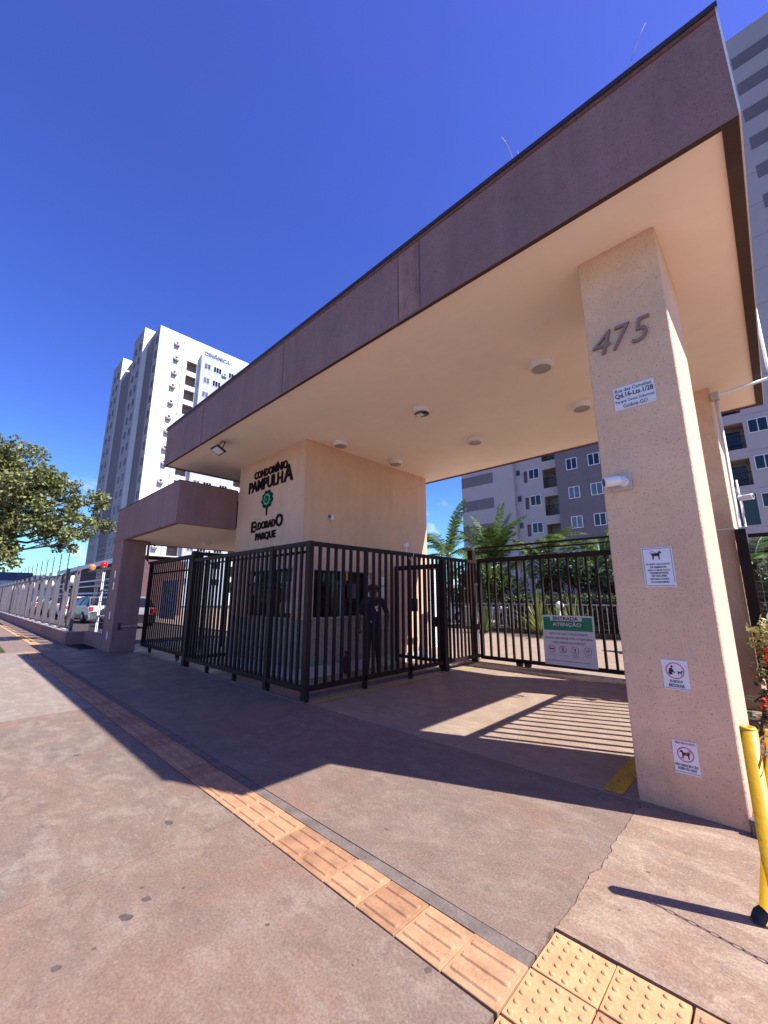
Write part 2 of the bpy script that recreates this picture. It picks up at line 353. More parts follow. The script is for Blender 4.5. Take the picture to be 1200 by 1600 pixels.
# ================================================================= GROUND
part('ground', B((-1500, 1500, -1500, 1500, -0.5, -0.06)), m_base, kind='structure')
part('street', B((-400, 400, -9.5, -3.2, -0.3, -0.12+0.065)), m_asph, kind='structure')
pav = root('pavement', (-3, 2, 0), kind='structure')
def slab(poly, m, jag=0.004, jagedges=(), step=0.25, z=0.0, name='slab', parent=pav, seed=0):
    pts = []
    n = len(poly)
    for i in range(n):
        a = Vector(poly[i]); b2 = Vector(poly[(i+1) % n]); ln = (b2-a).length
        st = 0.05 if i in jagedges else step
        k = max(1, min(60, int(ln/st))) if (i in jagedges or jag) else 1
        nn = (b2-a).normalized(); nn = Vector((-nn.y, nn.x))
        if nn.x + nn.y < 0: nn = -nn
        for j in range(k):
            p = a.lerp(b2, j/k)
            if j:
                am = 0.022 if i in jagedges else jag
                p = p + nn*am*mnoise.noise(Vector((p.x*3.1+seed*0, p.y*3.1, 3.3)))*2*(1 if i in jagedges else 0.5)
                if i in jagedges: p = p + nn*0.012*mnoise.noise(Vector((p.x*17, p.y*17, 9.3)))*2
            pts.append(p)
    bm = bmesh.new()
    f = bm.faces.new([bm.verts.new((p.x, p.y, z)) for p in pts]); 
    if f.normal.z < 0: f.normal_flip()
    r = bmesh.ops.extrude_face_region(bm, geom=[f])
    vs = [g for g in r['geom'] if isinstance(g, bmesh.types.BMVert)]
    bmesh.ops.translate(bm, verts=vs, vec=(0, 0, -0.055))
    bmesh.ops.triangulate(bm, faces=[q for q in bm.faces if len(q.verts) > 4])
    return part(name, bm, m, parent)
g = 0.006
# jag noise depends only on position, so both sides of a joint wobble together with a constant gap
CR = [1.9+(3.655-1.9)*k/70 for k in range(71)]
def crx(y): return -0.9375 + 0.05*mnoise.noise(Vector((0, y*2.3, 3)))*min(1, (y-1.9)*3) + 0.022*mnoise.noise(Vector((5, y*11, 3))) + 0.010*mnoise.noise(Vector((5, y*37, 3)))
def rect(x0, x1, y0, y1): return [(x0, y0), (x1, y0), (x1, y1), (x0, y1)]
TL, TU = 1.563, 1.822          # guide strip edges
for x0, x1 in ((-2.84, -0.945), (-6.9, -2.84), (-11.0, -6.9), (-15.0, -11.0)):
    slab(rect(x0+g/2, x1-g/2, -3.05, TL-0.006), m_conc if x0 > -3 else (m_conc4 if x0 > -6.95 else m_conc5), 0.003)
slab(rect(5.006, 40.0, -3.05, 7.5), m_conc3, 0)  # unseen paving extended to the right to bounce light up to the soffit
slab(rect(1.6, 5.0, 3.665, 7.5), m_conc3, 0)  # unseen pale walkway, added for bounce light under the canopy's right end
slab(rect(-0.935, 5.0, -3.05, 1.30), m_conc, 0.003)
slab([(-3.057, 1.905)]+[(crx(y)-0.0025-0.002*mnoise.noise(Vector((1, y*9, 1))), y) for y in CR]+[(-3.057, 3.655)], m_conc, 0)
for x0, x1 in ((-7.1, -3.06), (-11.2, -7.1), (-15.0, -11.2)):
    slab(rect(x0+g/2, x1-g/2, 1.905, 3.655), m_conc, 0.006)
slab([(5.0, 2.095), (5.0, 3.655)]+[(crx(y)+0.0025+0.003*mnoise.noise(Vector((4, y*7, 1))), y) for y in reversed(CR) if y > 2.096], m_conc3, 0)
for x0, x1, y0, y1 in ((-2.57, -0.3, 3.665, 4.7), (-5.12, -2.576, 3.665, 8.6), (-2.57, -0.3, 4.706, 8.6)):
    slab(rect(x0, x1, y0, y1), m_conc2, 0.004)
slab(rect(-5.9, -5.125, 3.665, 8.6), m_conc2, 0)
slab(rect(-15.0, -5.905, 3.665, 8.6), m_conc2, 0)
slab(rect(-60, -5.905, 8.606, 38), m_conc2, 0, name='driveway')
slab(rect(-5.9, 30, 8.606, 38), m_conc2, 0, name='driveway')
for k in range(8):
    slab(rect(-15.0-4.0*(k+1)+g, -15.0-4.0*k, -3.05, 1.925) if k > 3 else rect(-15.0-4.0*(k+1)+g, -15.0-4.0*k, 1.235, 1.925), m_conc, 0.0)
    slab(rect(-15.0-4.0*(k+1)+g, -15.0-4.0*k, 2.205, 2.66), m_conc, 0.0)
slab(rect(-31.0, -15.004, -3.05, -1.2), m_conc, 0)
# mortar strip above the guide tiles
slab(rect(-15.0, -0.945, TU+0.004, 1.898), m_mortar, 0.003, z=-0.0015, name='mortar_strip')
slab(rect(-0.43, 5.0, 1.305, 1.822), m_conc, 0.003)
part('far_pavement', B((-120, 90, -13.5, -9.5, -0.3, 0.0), bevel=0.01), m_conc, pav)  # out of view, added with the wall below to throw sunlight back
opp = root('bounce_wall', (-10, -13.7, 0), 'unseen pale wall added across the street behind the viewer to bounce sunlight', 'wall')  # wall added out of view to bounce sun onto the shaded gatehouse front
for k in range(12): part('wall_panel', B((-70+k*10, -60.02+k*10, -13.8, -13.6, 0, 2.8)), m_white, opp)
part('kerb', B((-200, 60, -3.2, -3.055, -0.1, 0.0), bevel=0.01), m_mortar, kind='structure')

def guide_mesh(m):
    bm = bmesh.new(); h = 0.25
    box(bm, 0.003, h-0.003, 0.003, 0.256, -0.03, 0.003, bevel=0.002)
    for y in (0.05, 0.128, 0.206):
        a, b2 = 0.018, h-0.018; q = 0.013
        lo = [(a, y-q), (a+0.008, y-q-0.003), (b2-0.008, y-q-0.003), (b2, y-q), (b2, y+q), (b2-0.008, y+q+0.003), (a+0.008, y+q+0.003), (a, y+q)]
        v0 = [bm.verts.new((x, yy, 0.003)) for x, yy in lo]; v1 = [bm.verts.new((0.125+(x-0.125)*0.93, y+(yy-y)*0.62, 0.0095)) for x, yy in lo]
        for i in range(8): bm.faces.new((v0[i], v0[(i+1) % 8], v1[(i+1) % 8], v1[i]))
        bm.faces.new(v1)
    return fin(bm, 'guide_tile', m)
def alert_mesh(m):
    bm = bmesh.new()
    box(bm, 0.003, 0.247, 0.003, 0.247, -0.03, 0.003, bevel=0.002)
    for i in range(5):
        for j in range(5):
            c = (0.027+i*0.049, 0.027+j*0.049, 0.003)
            rings = []
            for r, hh in ((0.0125, 0), (0.0105, 0.004), (0.006, 0.0062)):
                rings.append([bm.verts.new((c[0]+r*math.cos(t*PI/4), c[1]+r*math.sin(t*PI/4), c[2]+hh)) for t in range(8)])
            for q in range(2):
                for t in range(8):
                    f = bm.faces.new((rings[q][t], rings[q][(t+1) % 8], rings[q+1][(t+1) % 8], rings[q+1][t])); f.smooth = True
            bm.faces.new(rings[2])
    return fin(bm, 'alert_tile', m)
GM = [guide_mesh(m) for m in (m_tile, m_tile3, m_tile2)]; AM = [alert_mesh(m) for m in (m_tile2, m_tile)]
PL = Vector(pav.location)
def put_tile(me, x, y, name='tactile_tile'):
    o = link_mesh(name, me, pav, Vector((x, y, random.uniform(-0.002, 0.001))) - PL)
    o.rotation_euler = (rad(random.uniform(-.25, .25)), rad(random.uniform(-.25, .25)), rad(random.uniform(-.5, .5)))
for k in range(56):
    put_tile(GM[random.choice((0, 0, 0, 1))], -0.935-0.25*(k+1)-0.0*k, TL)
for k in range(60): put_tile(GM[2], -15.0-0.25*(k+1), 1.94)
for x, y, q in ((-0.935, 1.832, 0), (-0.685, 1.832, 0), (-0.935, 1.579, 0), (-0.685, 1.579, 1), (-0.935, 1.326, 0), (-0.685, 1.326, 1)):
    put_tile(AM[q], x, y)
for k in range(14): put_tile(GM[k % 2], -0.431+0.25*k, 1.829)
# painted lines
for i, (x0, x1, y0, y1) in enumerate(((-4.95, -4.885, 3.75, 8.3), (-1.20, -1.06, 3.70, 7.4), (-5.1, -3.9, 8.37, 8.43))):
    bm = bmesh.new(); n = 24
    for j in range(n):
        if (y1-y0) > 1:
            a, b2 = y0+(y1-y0)*j/n, y0+(y1-y0)*(j+1)/n; o1, o2 = [0.006*mnoise.noise(Vector((x0*3, t*4, 1))) for t in (a, b2)]
            quad(bm, ((x0+o1, a, 0.004), (x1+o1, a, 0.004), (x1+o2, b2, 0.004), (x0+o2, b2, 0.004)))
        else:
            a, b2 = x0+(x1-x0)*j/n, x0+(x1-x0)*(j+1)/n
            quad(bm, ((a, y0, 0.004), (b2, y0, 0.004), (b2, y1, 0.004), (a, y1, 0.004)))
    part('yellow_line', bm, m_yelline, pav)
SPOTS = [(-1.226, 1.536, 0.022, 1, 0.5), (-2.305, 0.512, 0.022, 1.4, 0.5), (-2.306, 0.641, 0.014, 1, 0.5), (-2.408, 0.781, 0.03, 1.7, 0.5), (-2.464, 0.886, 0.026, 1.5, 0.5), (-2.413, 1.045, 0.012, 1, 0.5), (-1.889, 1.215, 0.016, 1, 0.5), (-2.436, 1.521, 0.01, 1, 0.5), (-2.567, 0.898, 0.013, 1.6, 0.5), (-0.723, 2.825, 0.011, 1.4, 0.5), (-0.76, 2.416, 0.009, 1, 0.5), (-2.028, 2.148, 0.016, 1, 0.5), (-4.981, 1.042, 0.03, 1.5, 0.5), (-3.121, 1.217, 0.03, 1.8, 0.5), (-1.458, 1.375, 0.006, 1, 0.5), (-1.457, 1.343, 0.006, 1, 0.5), (-1.763, 4.595, 0.01, 1, 0.5), (-4.445, 2.886, 0.012, 1, 0.5)]
m_spot = mat('old gum and oil', (0.095, 0.068, 0.056), 0.7, (30, 0.3))
def spot(x, y, r, el=1.0, ang=0.0):
    bm = bmesh.new(); pts = []
    for k in range(12):
        a = 2*PI*k/12; q = r*0.62*(1+0.7*mnoise.noise(Vector((x*7+math.cos(a)*1.3, y*7+math.sin(a)*1.3, 2))))
        u, v = q*el*math.cos(a), q*math.sin(a); pts.append((x+u*math.cos(ang)-v*math.sin(ang), y+u*math.sin(ang)+v*math.cos(ang), 0.0012))
    quad(bm, pts); part('stain', bm, m_spot, pav)
for args in SPOTS: spot(*args)
# drain grate by the left pillar
dr = root('drain_grate', (-15.2, 2.9, 0), 'dark metal drain grate in the pavement beside the plum pillar', 'drain grate')
for k in range(12): part('grate_bar', B((-16.05+k*0.14, -16.0+k*0.14, 2.74, 3.1, -0.01, 0.012)), m_iron, dr)
part('grate_frame', B((-16.12, -14.4, 2.70, 2.74, -0.01, 0.014), (-16.12, -14.4, 3.1, 3.14, -0.01, 0.014)), m_iron, dr)

# ================================================================= GATEHOUSE (canopy, pillars, booth)
gh = root('gatehouse', (-6, 6, 0), 'gate building with long plum canopy, peach number pillar and guard booth', 'gatehouse')
CX0, CX1, CY0, CY1, CZ0, CZ1 = -10.35, 0.255, 3.10, 8.75, 4.55, 5.53
bm = bmesh.new()
t = 0.12
# ring beam: four fascia walls, each a box butted end to end
part('fascia', B((CX0, CX1, CY0, CY0+0.045, CZ0, CZ1)), m_fascia, gh)
part('fascia', B((CX0, CX1, CY1-0.06, CY1, CZ0, CZ1)), m_fascia, gh)
part('fascia', B((CX0, CX0+0.06, CY0+0.045, CY1-0.06, CZ0, CZ1)), m_fascia, gh)
part('fascia', B((CX1-0.09, CX1, CY0+0.045, CY1-0.06, CZ0, CZ1)), m_fascia, gh)
part('roof_slab', B((CX0+0.061, CX1-0.091, CY0+0.046, CY1-0.061, 4.9, 5.0)), m_mortar, gh)
e = 0.003
part('border_strip', B((CX0+e, CX1-e, CY0+e, CY0+0.044, CZ0-0.004, CZ0-0.0005), (CX0+e, CX1-e, CY1-0.059, CY1-e, CZ0-0.004, CZ0-0.0005),
     (CX1-0.089, CX1-e, CY0+0.044, CY1-0.059, CZ0-0.004, CZ0-0.0005), (CX0+e, CX0+0.059, CY0+0.044, CY1-0.059, CZ0-0.004, CZ0-0.0005)), m_border, gh)
part('flashing', B((CX0-0.015, CX1+0.015, CY0-0.02, CY0+0.2, CZ1, CZ1+0.012), (CX0-0.015, CX1+0.015, CY0-0.02, CY0-0.016, CZ1-0.035, CZ1)), m_dark, gh)
part('flashing', B((CX0, CX1, CY0-0.010, CY0-0.0005, CZ1-0.075, CZ1-0.036)), m_rust, gh)
part('flashing', B((CX1+0.0005, CX1+0.012, CY0, CY1, CZ0+0.02, CZ1-0.0005)), m_white, gh)
part('soffit', B((CX0+0.061, CX1-0.091, CY0+0.046, CY1-0.061, CZ0+0.02, CZ0+0.06)), m_soffit, gh)
bm = bmesh.new()
for (cx, cy, ang, ln, wd) in ((-6.9, 4.05, rad(-12), 0.62, 0.05), (-6.55, 4.12, rad(-25), 0.5, 0.04), (-6.8, 3.95, rad(-15), 0.45, 0.03), (-8.9, 3.6, rad(10), 0.5, 0.14)):
    pts = []
    for k in range(14):
        a = 2*PI*k/14; rr = 1+0.25*mnoise.noise(Vector((cx*3+math.cos(a), cy+math.sin(a), 4)))
        x, y = ln/2*math.cos(a)*rr, wd*math.sin(a)*rr
        pts.append((cx+x*math.cos(ang)-y*math.sin(ang), cy+x*math.sin(ang)+y*math.cos(ang), CZ0+0.017))
    bm = bmesh.new(); quad(bm, pts); part('plaster_repair', bm, m_patch, gh)
# expansion joints of the fascia
for x in (-8.2,):
    part('fascia_joint', B((x-0.006, x+0.006, CY0-0.004, CY0-0.0005, CZ0+0.01, CZ1-0.08)), m_border, gh)
m_fpatch = mat('faded fascia patch', (0.30, 0.165, 0.145), 0.9, (3.0, 0.22), (80, 0.006), streak=0.25)
part('faded_patch', B((-2.72, -2.42, CY0-0.0025, CY0-0.0003, CZ0+0.02, CZ1-0.09)), m_fpatch, gh)
for x in (-2.73, -2.41, -5.17): part('stain_line', B((x-0.008, x+0.008, CY0-0.0035, CY0-0.0028, CZ0+0.03, CZ1-0.09)), m_rust, gh)
# pillars
part('pillar', B((-0.952, -0.332, 3.69, 4.72, 0, CZ0+0.02), bevel=0.008), m_stucco, gh)
part('pillar', B((-0.952, -0.332, 7.51, 8.66, 0, CZ0+0.02), bevel=0.008), m_stucco, gh)
part('ledge', B((-0.96, -0.322, 7.495, 8.66, 2.395, 2.41)), m_white, gh)
# booth
BX0, BX1, BY0, BY1 = -9.15, -6.43, 4.48, 8.35
mf = lambda u, z, d: Vector((u, BY0+d, z)); mr_ = lambda u, z, d: Vector((BX1-d, u, z))
bm = bmesh.new()
facade(bm, mf, BX0, BX1, 0.0, CZ0+0.02, [(-8.35, -6.72, 1.07, 2.0, 0.14, None)])
facade(bm, mr_, BY0, BY1, 0.0, CZ0+0.02, [(4.78, 6.35, 1.07, 1.97, 0.14, None)])
quad(bm, ((BX0, BY0, 0), (BX0, BY1, 0), (BX0, BY1, CZ0), (BX0, BY0, CZ0))); quad(bm, ((BX0, BY1, 0), (BX1, BY1, 0), (BX1, BY1, CZ0), (BX0, BY1, CZ0)))
bwall = part('booth_wall', bm, [m_stucco2, m_stucco2], gh)
part('granite_cladding', B((BX0, BX1+0.02, BY0-0.02, BY0-0.001, 0.2, 1.04)), m_granite, gh)
part('granite_cladding', B((BX1+0.001, BX1+0.02, BY0, 7.0, 0.2, 1.04)), m_granite, gh)
part('plinth', B((BX0, BX1+0.035, BY0-0.035, BY0-0.001, 0, 0.195)), m_plinth, gh)
part('plinth', B((BX1+0.001, BX1+0.035, BY0, BY1, 0, 0.195)), m_plinth, gh)
part('sill', B((-8.45, -6.65, BY0-0.06, BY0+0.12, 1.042, 1.07)), m_plinth, gh)
part('sill', B((BX1-0.12, BX1+0.06, 4.7, 6.42, 1.042, 1.07)), m_plinth, gh)
part('lintel', B((-8.45, -6.65, BY0-0.03, BY0-0.001, 2.0, 2.05)), m_plinth, gh)
part('lintel', B((BX1+0.001, BX1+0.03, 4.7, 6.42, 1.97, 2.02)), m_plinth, gh)
wn = root('window', (-7.5, BY0+0.1, 1.07)); wn.parent = gh; wn.location = Vector((-7.5, BY0+0.1, 1.07)) - wloc(gh)
part('pane', B((-8.34, -6.73, BY0+0.115, BY0+0.125, 1.08, 1.99)), m_glass, wn)
part('frame', B((-8.35, -8.31, BY0+0.08, BY0+0.13, 1.07, 2.0), (-6.76, -6.72, BY0+0.08, BY0+0.13, 1.07, 2.0), (-7.56, -7.52, BY0+0.08, BY0+0.13, 1.07, 2.0), (-8.31, -6.76, BY0+0.08, BY0+0.13, 1.96, 2.0)), m_iron, wn)
wn = root('window', (0, 0, 0)); wn.parent = gh; wn.location = Vector((BX1-0.1, 5.5, 1.07)) - wloc(gh)
part('pane', B((BX1-0.125, BX1-0.115, 4.79, 6.34, 1.08, 1.96)), m_glass, wn)
part('frame', B((BX1-0.13, BX1-0.08, 4.78, 4.82, 1.07, 1.97), (BX1-0.13, BX1-0.08, 6.31, 6.35, 1.07, 1.97), (BX1-0.13, BX1-0.08, 5.54, 5.58, 1.07, 1.97)), m_alu, wn)
# curtain behind the front window (pale)
part('notice', B((-7.05, -6.86, BY0+0.095, BY0+0.105, 1.15, 1.75)), m_white, gh)
# lower side canopy and plum pillar
SX0, SX1, SY0, SY1, SZ0, SZ1 = -13.98, -9.2, 3.12, 8.6, 3.03, 3.98
part('side_canopy', B((-13.98, SX1, SY0, SY0+t, SZ0, SZ1)), m_fascia, gh)
part('side_canopy', B((SX1-t, SX1, SY0+t, BY0, SZ0, SZ1)), m_fascia, gh)
part('side_canopy', B((-13.98, -13.98+t, SY0+t, SY1, SZ0, SZ1)), m_fascia, gh)
part('side_canopy', B((-13.98+t, SX1, SY1-t, SY1, SZ0, SZ1)), m_fascia, gh)
part('side_soffit', B((-13.98+t, SX1-t, SY0+t, SY1-t, SZ0+0.02, SZ0+0.06)), m_soffit, gh)
part('side_roof_slab', B((-13.98+t, SX1-t, SY0+t, SY1-t, SZ1-0.25, SZ1-0.2)), m_mortar, gh)
part('flashing', B((-14.0, SX1+0.015, SY0-0.015, SY0+0.15, SZ1, SZ1+0.012)), m_dark, gh)
part('flashing', B((SX1-0.15, SX1+0.015, SY0+0.15, BY0, SZ1, SZ1+0.012)), m_dark, gh)
part('plum_pillar', B((-13.98, -13.06, SY0+0.002, 3.72, 0, SZ0-0.002), bevel=0.006), m_fascia, gh)
part('drain_pipe', (lambda b: (tube(b, [(-13.1, 3.78, SZ0), (-13.1, 3.78, 2.5), (-13.1, 3.86, 2.4)], 0.035), b)[1])(bmesh.new()), m_iron2, gh)
part('bracket_bar', B((-13.055, -13.045+0.05, 3.25, 3.30, 0.58, 0.76)), m_dark, gh)
part('handrail', (lambda b: (tube(b, [(-13.02, 3.3, 0.67), (-13.02, 3.68, 0.67)], 0.02), b)[1])(bmesh.new()), m_alu, gh)
for zz in (2.08, 1.76, 0.96, 0.42):
    o = part('reflector', B((-13.52, -13.42, SY0-0.004, SY0+0.001, zz-0.1, zz+0.1)), m_signw, gh)

# ceiling lights
def ceiling_light(x, y, z, label, broken=False):
    r = root('ceiling_light', (x, y, z), label, 'ceiling light', 'round surface lights under the canopies')
    bm = bmesh.new(); lathe(bm, (x, y, z), [(0.15, 0.0), (0.155, -0.02), (0.15, -0.085), (0.128, -0.088)], seg=24); part('body', bm, m_white, r)
    bm = bmesh.new(); lathe(bm, (x, y, z), [(0.124, -0.09), (0.10, -0.094), (0.01, -0.095)], seg=24); part('diffuser', bm, m_iron2 if broken else m_lampg, r)
    if broken:
        part('bulb', B((x-0.1, x+0.02, y-0.05, y+0.05, z-0.1, z-0.096)), m_white, r)
        for k in range(4): part('cooling_fin', B((x+0.045, x+0.105, y-0.06+k*0.032, y-0.044+k*0.032, z-0.104, z-0.096)), m_dark, r)
z = CZ0+0.02
ceiling_light(-1.90, 5.08, z, 'largest looking round ceiling light, just left of the peach number pillar')
ceiling_light(-1.92, 6.72, z, 'round ceiling light half hidden behind the left edge of the number pillar')
ceiling_light(-3.93, 5.04, z, 'round ceiling light missing its cover, slotted parts showing, in the middle of the soffit', True)
ceiling_light(-3.99, 6.82, z, 'round ceiling light in the back row above the rear gate')
ceiling_light(-6.08, 5.08, z, 'round ceiling light just right of the booth corner, in the front row')
ceiling_light(-6.05, 6.73, z, 'round ceiling light above the booth side wall, back row')
ceiling_light(-11.0, 5.65, SZ0+0.02, 'small round light under the low side canopy, nearer the booth')
ceiling_light(-12.1, 5.0, SZ0+0.02, 'small round light under the low side canopy, nearer the plum pillar')
# floodlight
fl = root('floodlight', (-7.78, 3.25, 4.45), 'square black floodlight hung under the canopy front edge', 'floodlight')
bm = bmesh.new(); R_ = Matrix.Rotation(rad(-28), 4, 'X')
for bx in ((-0.16, 0.16, -0.11, 0.11, -0.02, 0.02),): box(bm, *bx, bevel=0.01)
bmesh.ops.transform(bm, matrix=Matrix.Translation((-7.78, 3.30, 4.36)) @ R_, verts=bm.verts); part('housing', bm, m_dark, fl)
bm = bmesh.new(); box(bm, -0.125, 0.125, -0.08, 0.08, -0.025, -0.021)
bmesh.ops.transform(bm, matrix=Matrix.Translation((-7.78, 3.30, 4.36)) @ R_, verts=bm.verts); part('lens', bm, m_signw, fl)
bm = bmesh.new(); tube(bm, [(-7.93, 3.32, 4.38), (-7.93, 3.36, 4.5), (-7.78, 3.36, 4.555), (-7.63, 3.36, 4.5), (-7.63, 3.32, 4.38)], 0.012); part('bracket', bm, m_dark, fl)

# big lettering on the booth
LY = BY0
sg = root('condominium_sign', (-7.8, LY, 3.6), 'dark raised lettering CONDOMÍNIO PAMPULHA with green flower emblem, on the booth front', 'sign')
text_on('lettering', 'CONDOMÍNIO', sg, m_letter, '-Y', -8.42, 4.10, 1.36, 0.225, LY-0.012, ext=0.012, bold=0.024)
text_on('lettering', 'PAMPULH', sg, m_letter, '-Y', -8.64, 3.80, 1.42, 0.27, LY-0.012, ext=0.012, bold=0.024)
text_on('lettering', 'A', sg, m_letter, '-Y', -7.18, 3.80, 0.34, 0.37, LY-0.012, ext=0.012, bold=0.024)
text_on('lettering', 'E', sg, m_letter, '-Y', -8.41, 2.86, 0.17, 0.25, LY-0.012, ext=0.012, bold=0.024)
text_on('lettering', 'LDORAD', sg, m_letter, '-Y', -8.22, 2.90, 0.80, 0.17, LY-0.012, ext=0.012, bold=0.024)
text_on('lettering', 'O', sg, m_letter, '-Y', -7.40, 2.88, 0.26, 0.27, LY-0.012, ext=0.012, bold=0.024)
text_on('lettering', 'PARQUE', sg, m_letter, '-Y', -8.20, 2.64, 0.82, 0.19, LY-0.012, ext=0.012, bold=0.024)
def star(bm, cx, cz, rx, rz, n, amp, y0, y1):
    k = n*8; lo = []; hi = []
    for i in range(k):
        a = 2*PI*i/k; q = 1 - amp*(1-abs(math.sin(a*n/2)))
        lo.append(bm.verts.new((cx+rx*q*math.sin(a), y1, cz+rz*q*math.cos(a)))); hi.append(bm.verts.new((cx+rx*q*math.sin(a), y0, cz+rz*q*math.cos(a))))
    for i in range(k): bm.faces.new((lo[i], lo[(i+1) % k], hi[(i+1) % k], hi[i]))
    bm.faces.new(hi)
fx, fz = -7.80, 3.545
for (rx, rz, n, am, yy, mm) in ((0.235, 0.215, 9, 0.20, 0.014, m_greend), (0.150, 0.137, 9, 0.28, 0.018, m_greenl), (0.095, 0.087, 9, 0.28, 0.022, m_greend), (0.04, 0.036, 9, 0.1, 0.026, m_green)):
    bm = bmesh.new(); star(bm, fx, fz, rx, rz, n, am, LY-yy-0.006, LY); part('emblem_layer', bm, mm, sg)
part('stem', B((fx-0.018, fx+0.018, LY-0.022, LY, 3.19, 3.345)), m_letter, sg)
# small wall camera / sensor on the booth side
sn = root('wall_sensor', (-6.42, 4.95, 3.15), 'small white motion sensor on the booth side wall', 'sensor')
part('sensor_body', B((-6.428, -6.37, 5.13, 5.19, 2.98, 3.10), bevel=0.008), m_white, sn)
part('sensor_bracket', B((-6.428, -6.40, 5.09, 5.128, 3.05, 3.09)), m_dark, sn)

# ---------------------------------------------------------------- number pillar signs
PY = 3.69
hn = root('house_number', (-0.68, PY, 3.55), 'raised taupe house number 475 near the top of the peach pillar', 'house number')
for ch, u, zz, wd in (('4', -0.905, 3.555, 0.155), ('7', -0.745, 3.555, 0.145), ('5', -0.60, 3.555, 0.145)):
    text_on('digit', ch, hn, m_num, '-Y', u, zz, wd, 0.215, PY-0.012, ext=0.012, bold=-0.006, shear=0.28)
def panel(name, x0, x1, z0, z1, y, label, m=m_signw, cat='sign'):
    r = root(name, ((x0+x1)/2, y, z0), label, cat)
    part('plate', B((x0, x1, y-0.006, y-0.0005, z0, z1), bevel=0.0015), m, r); return r
def ring(bm, cx, cz, r, th, y, seg=28):
    for k in range(seg):
        a, b2 = 2*PI*k/seg, 2*PI*(k+1)/seg
        quad(bm, [(cx+q*math.cos(s), y, cz+q*math.sin(s)) for q, s in ((r, a), (r, b2), (r-th, b2), (r-th, a))])
def poly2(bm, pts, y): 
    f = bm.faces.new([bm.verts.new((x, y, z)) for x, z in pts]); return f
def strokes(bm, segs, th, y):
    for i, (x0, z0, x1, z1) in enumerate(segs):
        d = Vector((x1-x0, z1-z0)); n = Vector((-d.y, d.x)).normalized()*th/2; d = d.normalized()*th*0.3; yy = y - i*0.00005
        quad(bm, ((x0-d.x+n.x, yy, z0-d.y+n.y), (x1+d.x+n.x, yy, z1+d.y+n.y), (x1+d.x-n.x, yy, z1+d.y-n.y), (x0-d.x-n.x, yy, z0-d.y-n.y)))
def dog(bm, cx, cz, s, y, flip=1):
    P_ = lambda l: [(cx+flip*a*s, cz+b2*s) for a, b2 in l]
    poly2(bm, P_([(-.5, .12), (-.42, .3), (.2, .3), (.3, .45), (.36, .62), (.42, .5), (.5, .5), (.62, .34), (.6, .28), (.42, .26), (.36, .05), (.36, -.5), (.24, -.5), (.22, -.08), (-.22, -.06), (-.30, -.5), (-.42, -.5), (-.40, 0)]), y)
    strokes(bm, [(cx-flip*.46*s, cz+.25*s, cx-flip*.62*s, cz+.42*s)], .07*s, y)
y1 = PY-0.0075
a = panel('address_plate', -0.79, -0.489, 3.002, 3.205, PY, 'white street address plate under the house number')
text_on('lettering', 'Rua das Camelias', a, m_black, '-Y', -0.775, 3.160, 0.265, 0.030, y1, ext=0.0005)
text_on('lettering', 'Qd.16-Lts.1/28', a, m_black, '-Y', -0.778, 3.100, 0.278, 0.050, y1, ext=0.0005, bold=0.018)
text_on('lettering', 'Parque Oeste Industrial', a, m_black, '-Y', -0.778, 3.056, 0.278, 0.030, y1, ext=0.0005)
text_on('lettering', 'Goiânia-GO', a, m_black, '-Y', -0.725, 3.013, 0.175, 0.033, y1, ext=0.0005)
a = panel('dog_leash_sign', -0.735, -0.535, 1.529, 1.828, PY, 'tall white notice with black leashed dog and seven text lines, highest pet sign')
bm = bmesh.new()
for x0, x1, z0, z1 in ((-0.727, -0.543, 1.817, 1.820), (-0.727, -0.543, 1.537, 1.540), (-0.727, -0.7245, 1.540, 1.817), (-0.5455, -0.543, 1.560, 1.817)):
    quad(bm, ((x0, y1, z0), (x1, y1, z0), (x1, y1, z1), (x0, y1, z1)))
part('border_line', bm, m_bluep, a)
bm = bmesh.new(); dog(bm, -0.640, 1.765, 0.062, y1); strokes(bm, [(-0.672, 1.805, -0.628, 1.780)], 0.0025, y1-0.0002); part('dog_pictogram', bm, m_black, a)
for i, (s, wd) in enumerate((('PROIBIDA CIRCULAÇÃO', .158), ('DE ANIMAIS NA', .105), ('ÁREA COMUM, SALVO', .145), ('TRANSPORTADOS', .118), ('NO COLO PARA', .098), ('ENTRADA E SAÍDA', .122), ('DO CONDOMÍNIO', .115))):
    text_on('lettering', s, a, m_black, '-Y', -0.635-wd/2, 1.692-i*0.0222, wd, 0.0155, y1, ext=0.0004, bold=0.018)
a = panel('pick_up_sign', -0.699, -0.543, 0.813, 1.008, PY, 'white sign reading SUJOU? RECOLHA with a red circle, middle of the three pet signs')
bm = bmesh.new(); ring(bm, -0.621, 0.935, 0.056, 0.006, y1); part('red_ring', bm, m_redp, a)
bm = bmesh.new(); dog(bm, -0.592, 0.922, 0.030, y1)
poly2(bm, [(-0.663, 0.915), (-0.660, 0.925), (-0.655, 0.948), (-0.640, 0.955), (-0.634, 0.948), (-0.628, 0.930), (-0.620, 0.925), (-0.622, 0.920), (-0.640, 0.925), (-0.636, 0.908), (-0.655, 0.905)], y1)
ring(bm, -0.638, 0.963, 0.0075, 0.0074, y1, 10); part('pictogram', bm, m_black, a)
text_on('lettering', 'SUJOU?', a, m_black, '-Y', -0.66, 0.850, 0.078, 0.021, y1, ext=0.0004, bold=0.03)
text_on('lettering', 'RECOLHA', a, m_black, '-Y', -0.668, 0.824, 0.094, 0.021, y1, ext=0.0004, bold=0.03)
part('shelf_edge', B((-0.699, -0.543, PY-0.014, PY-0.001, 0.806, 0.812)), m_signw, a)
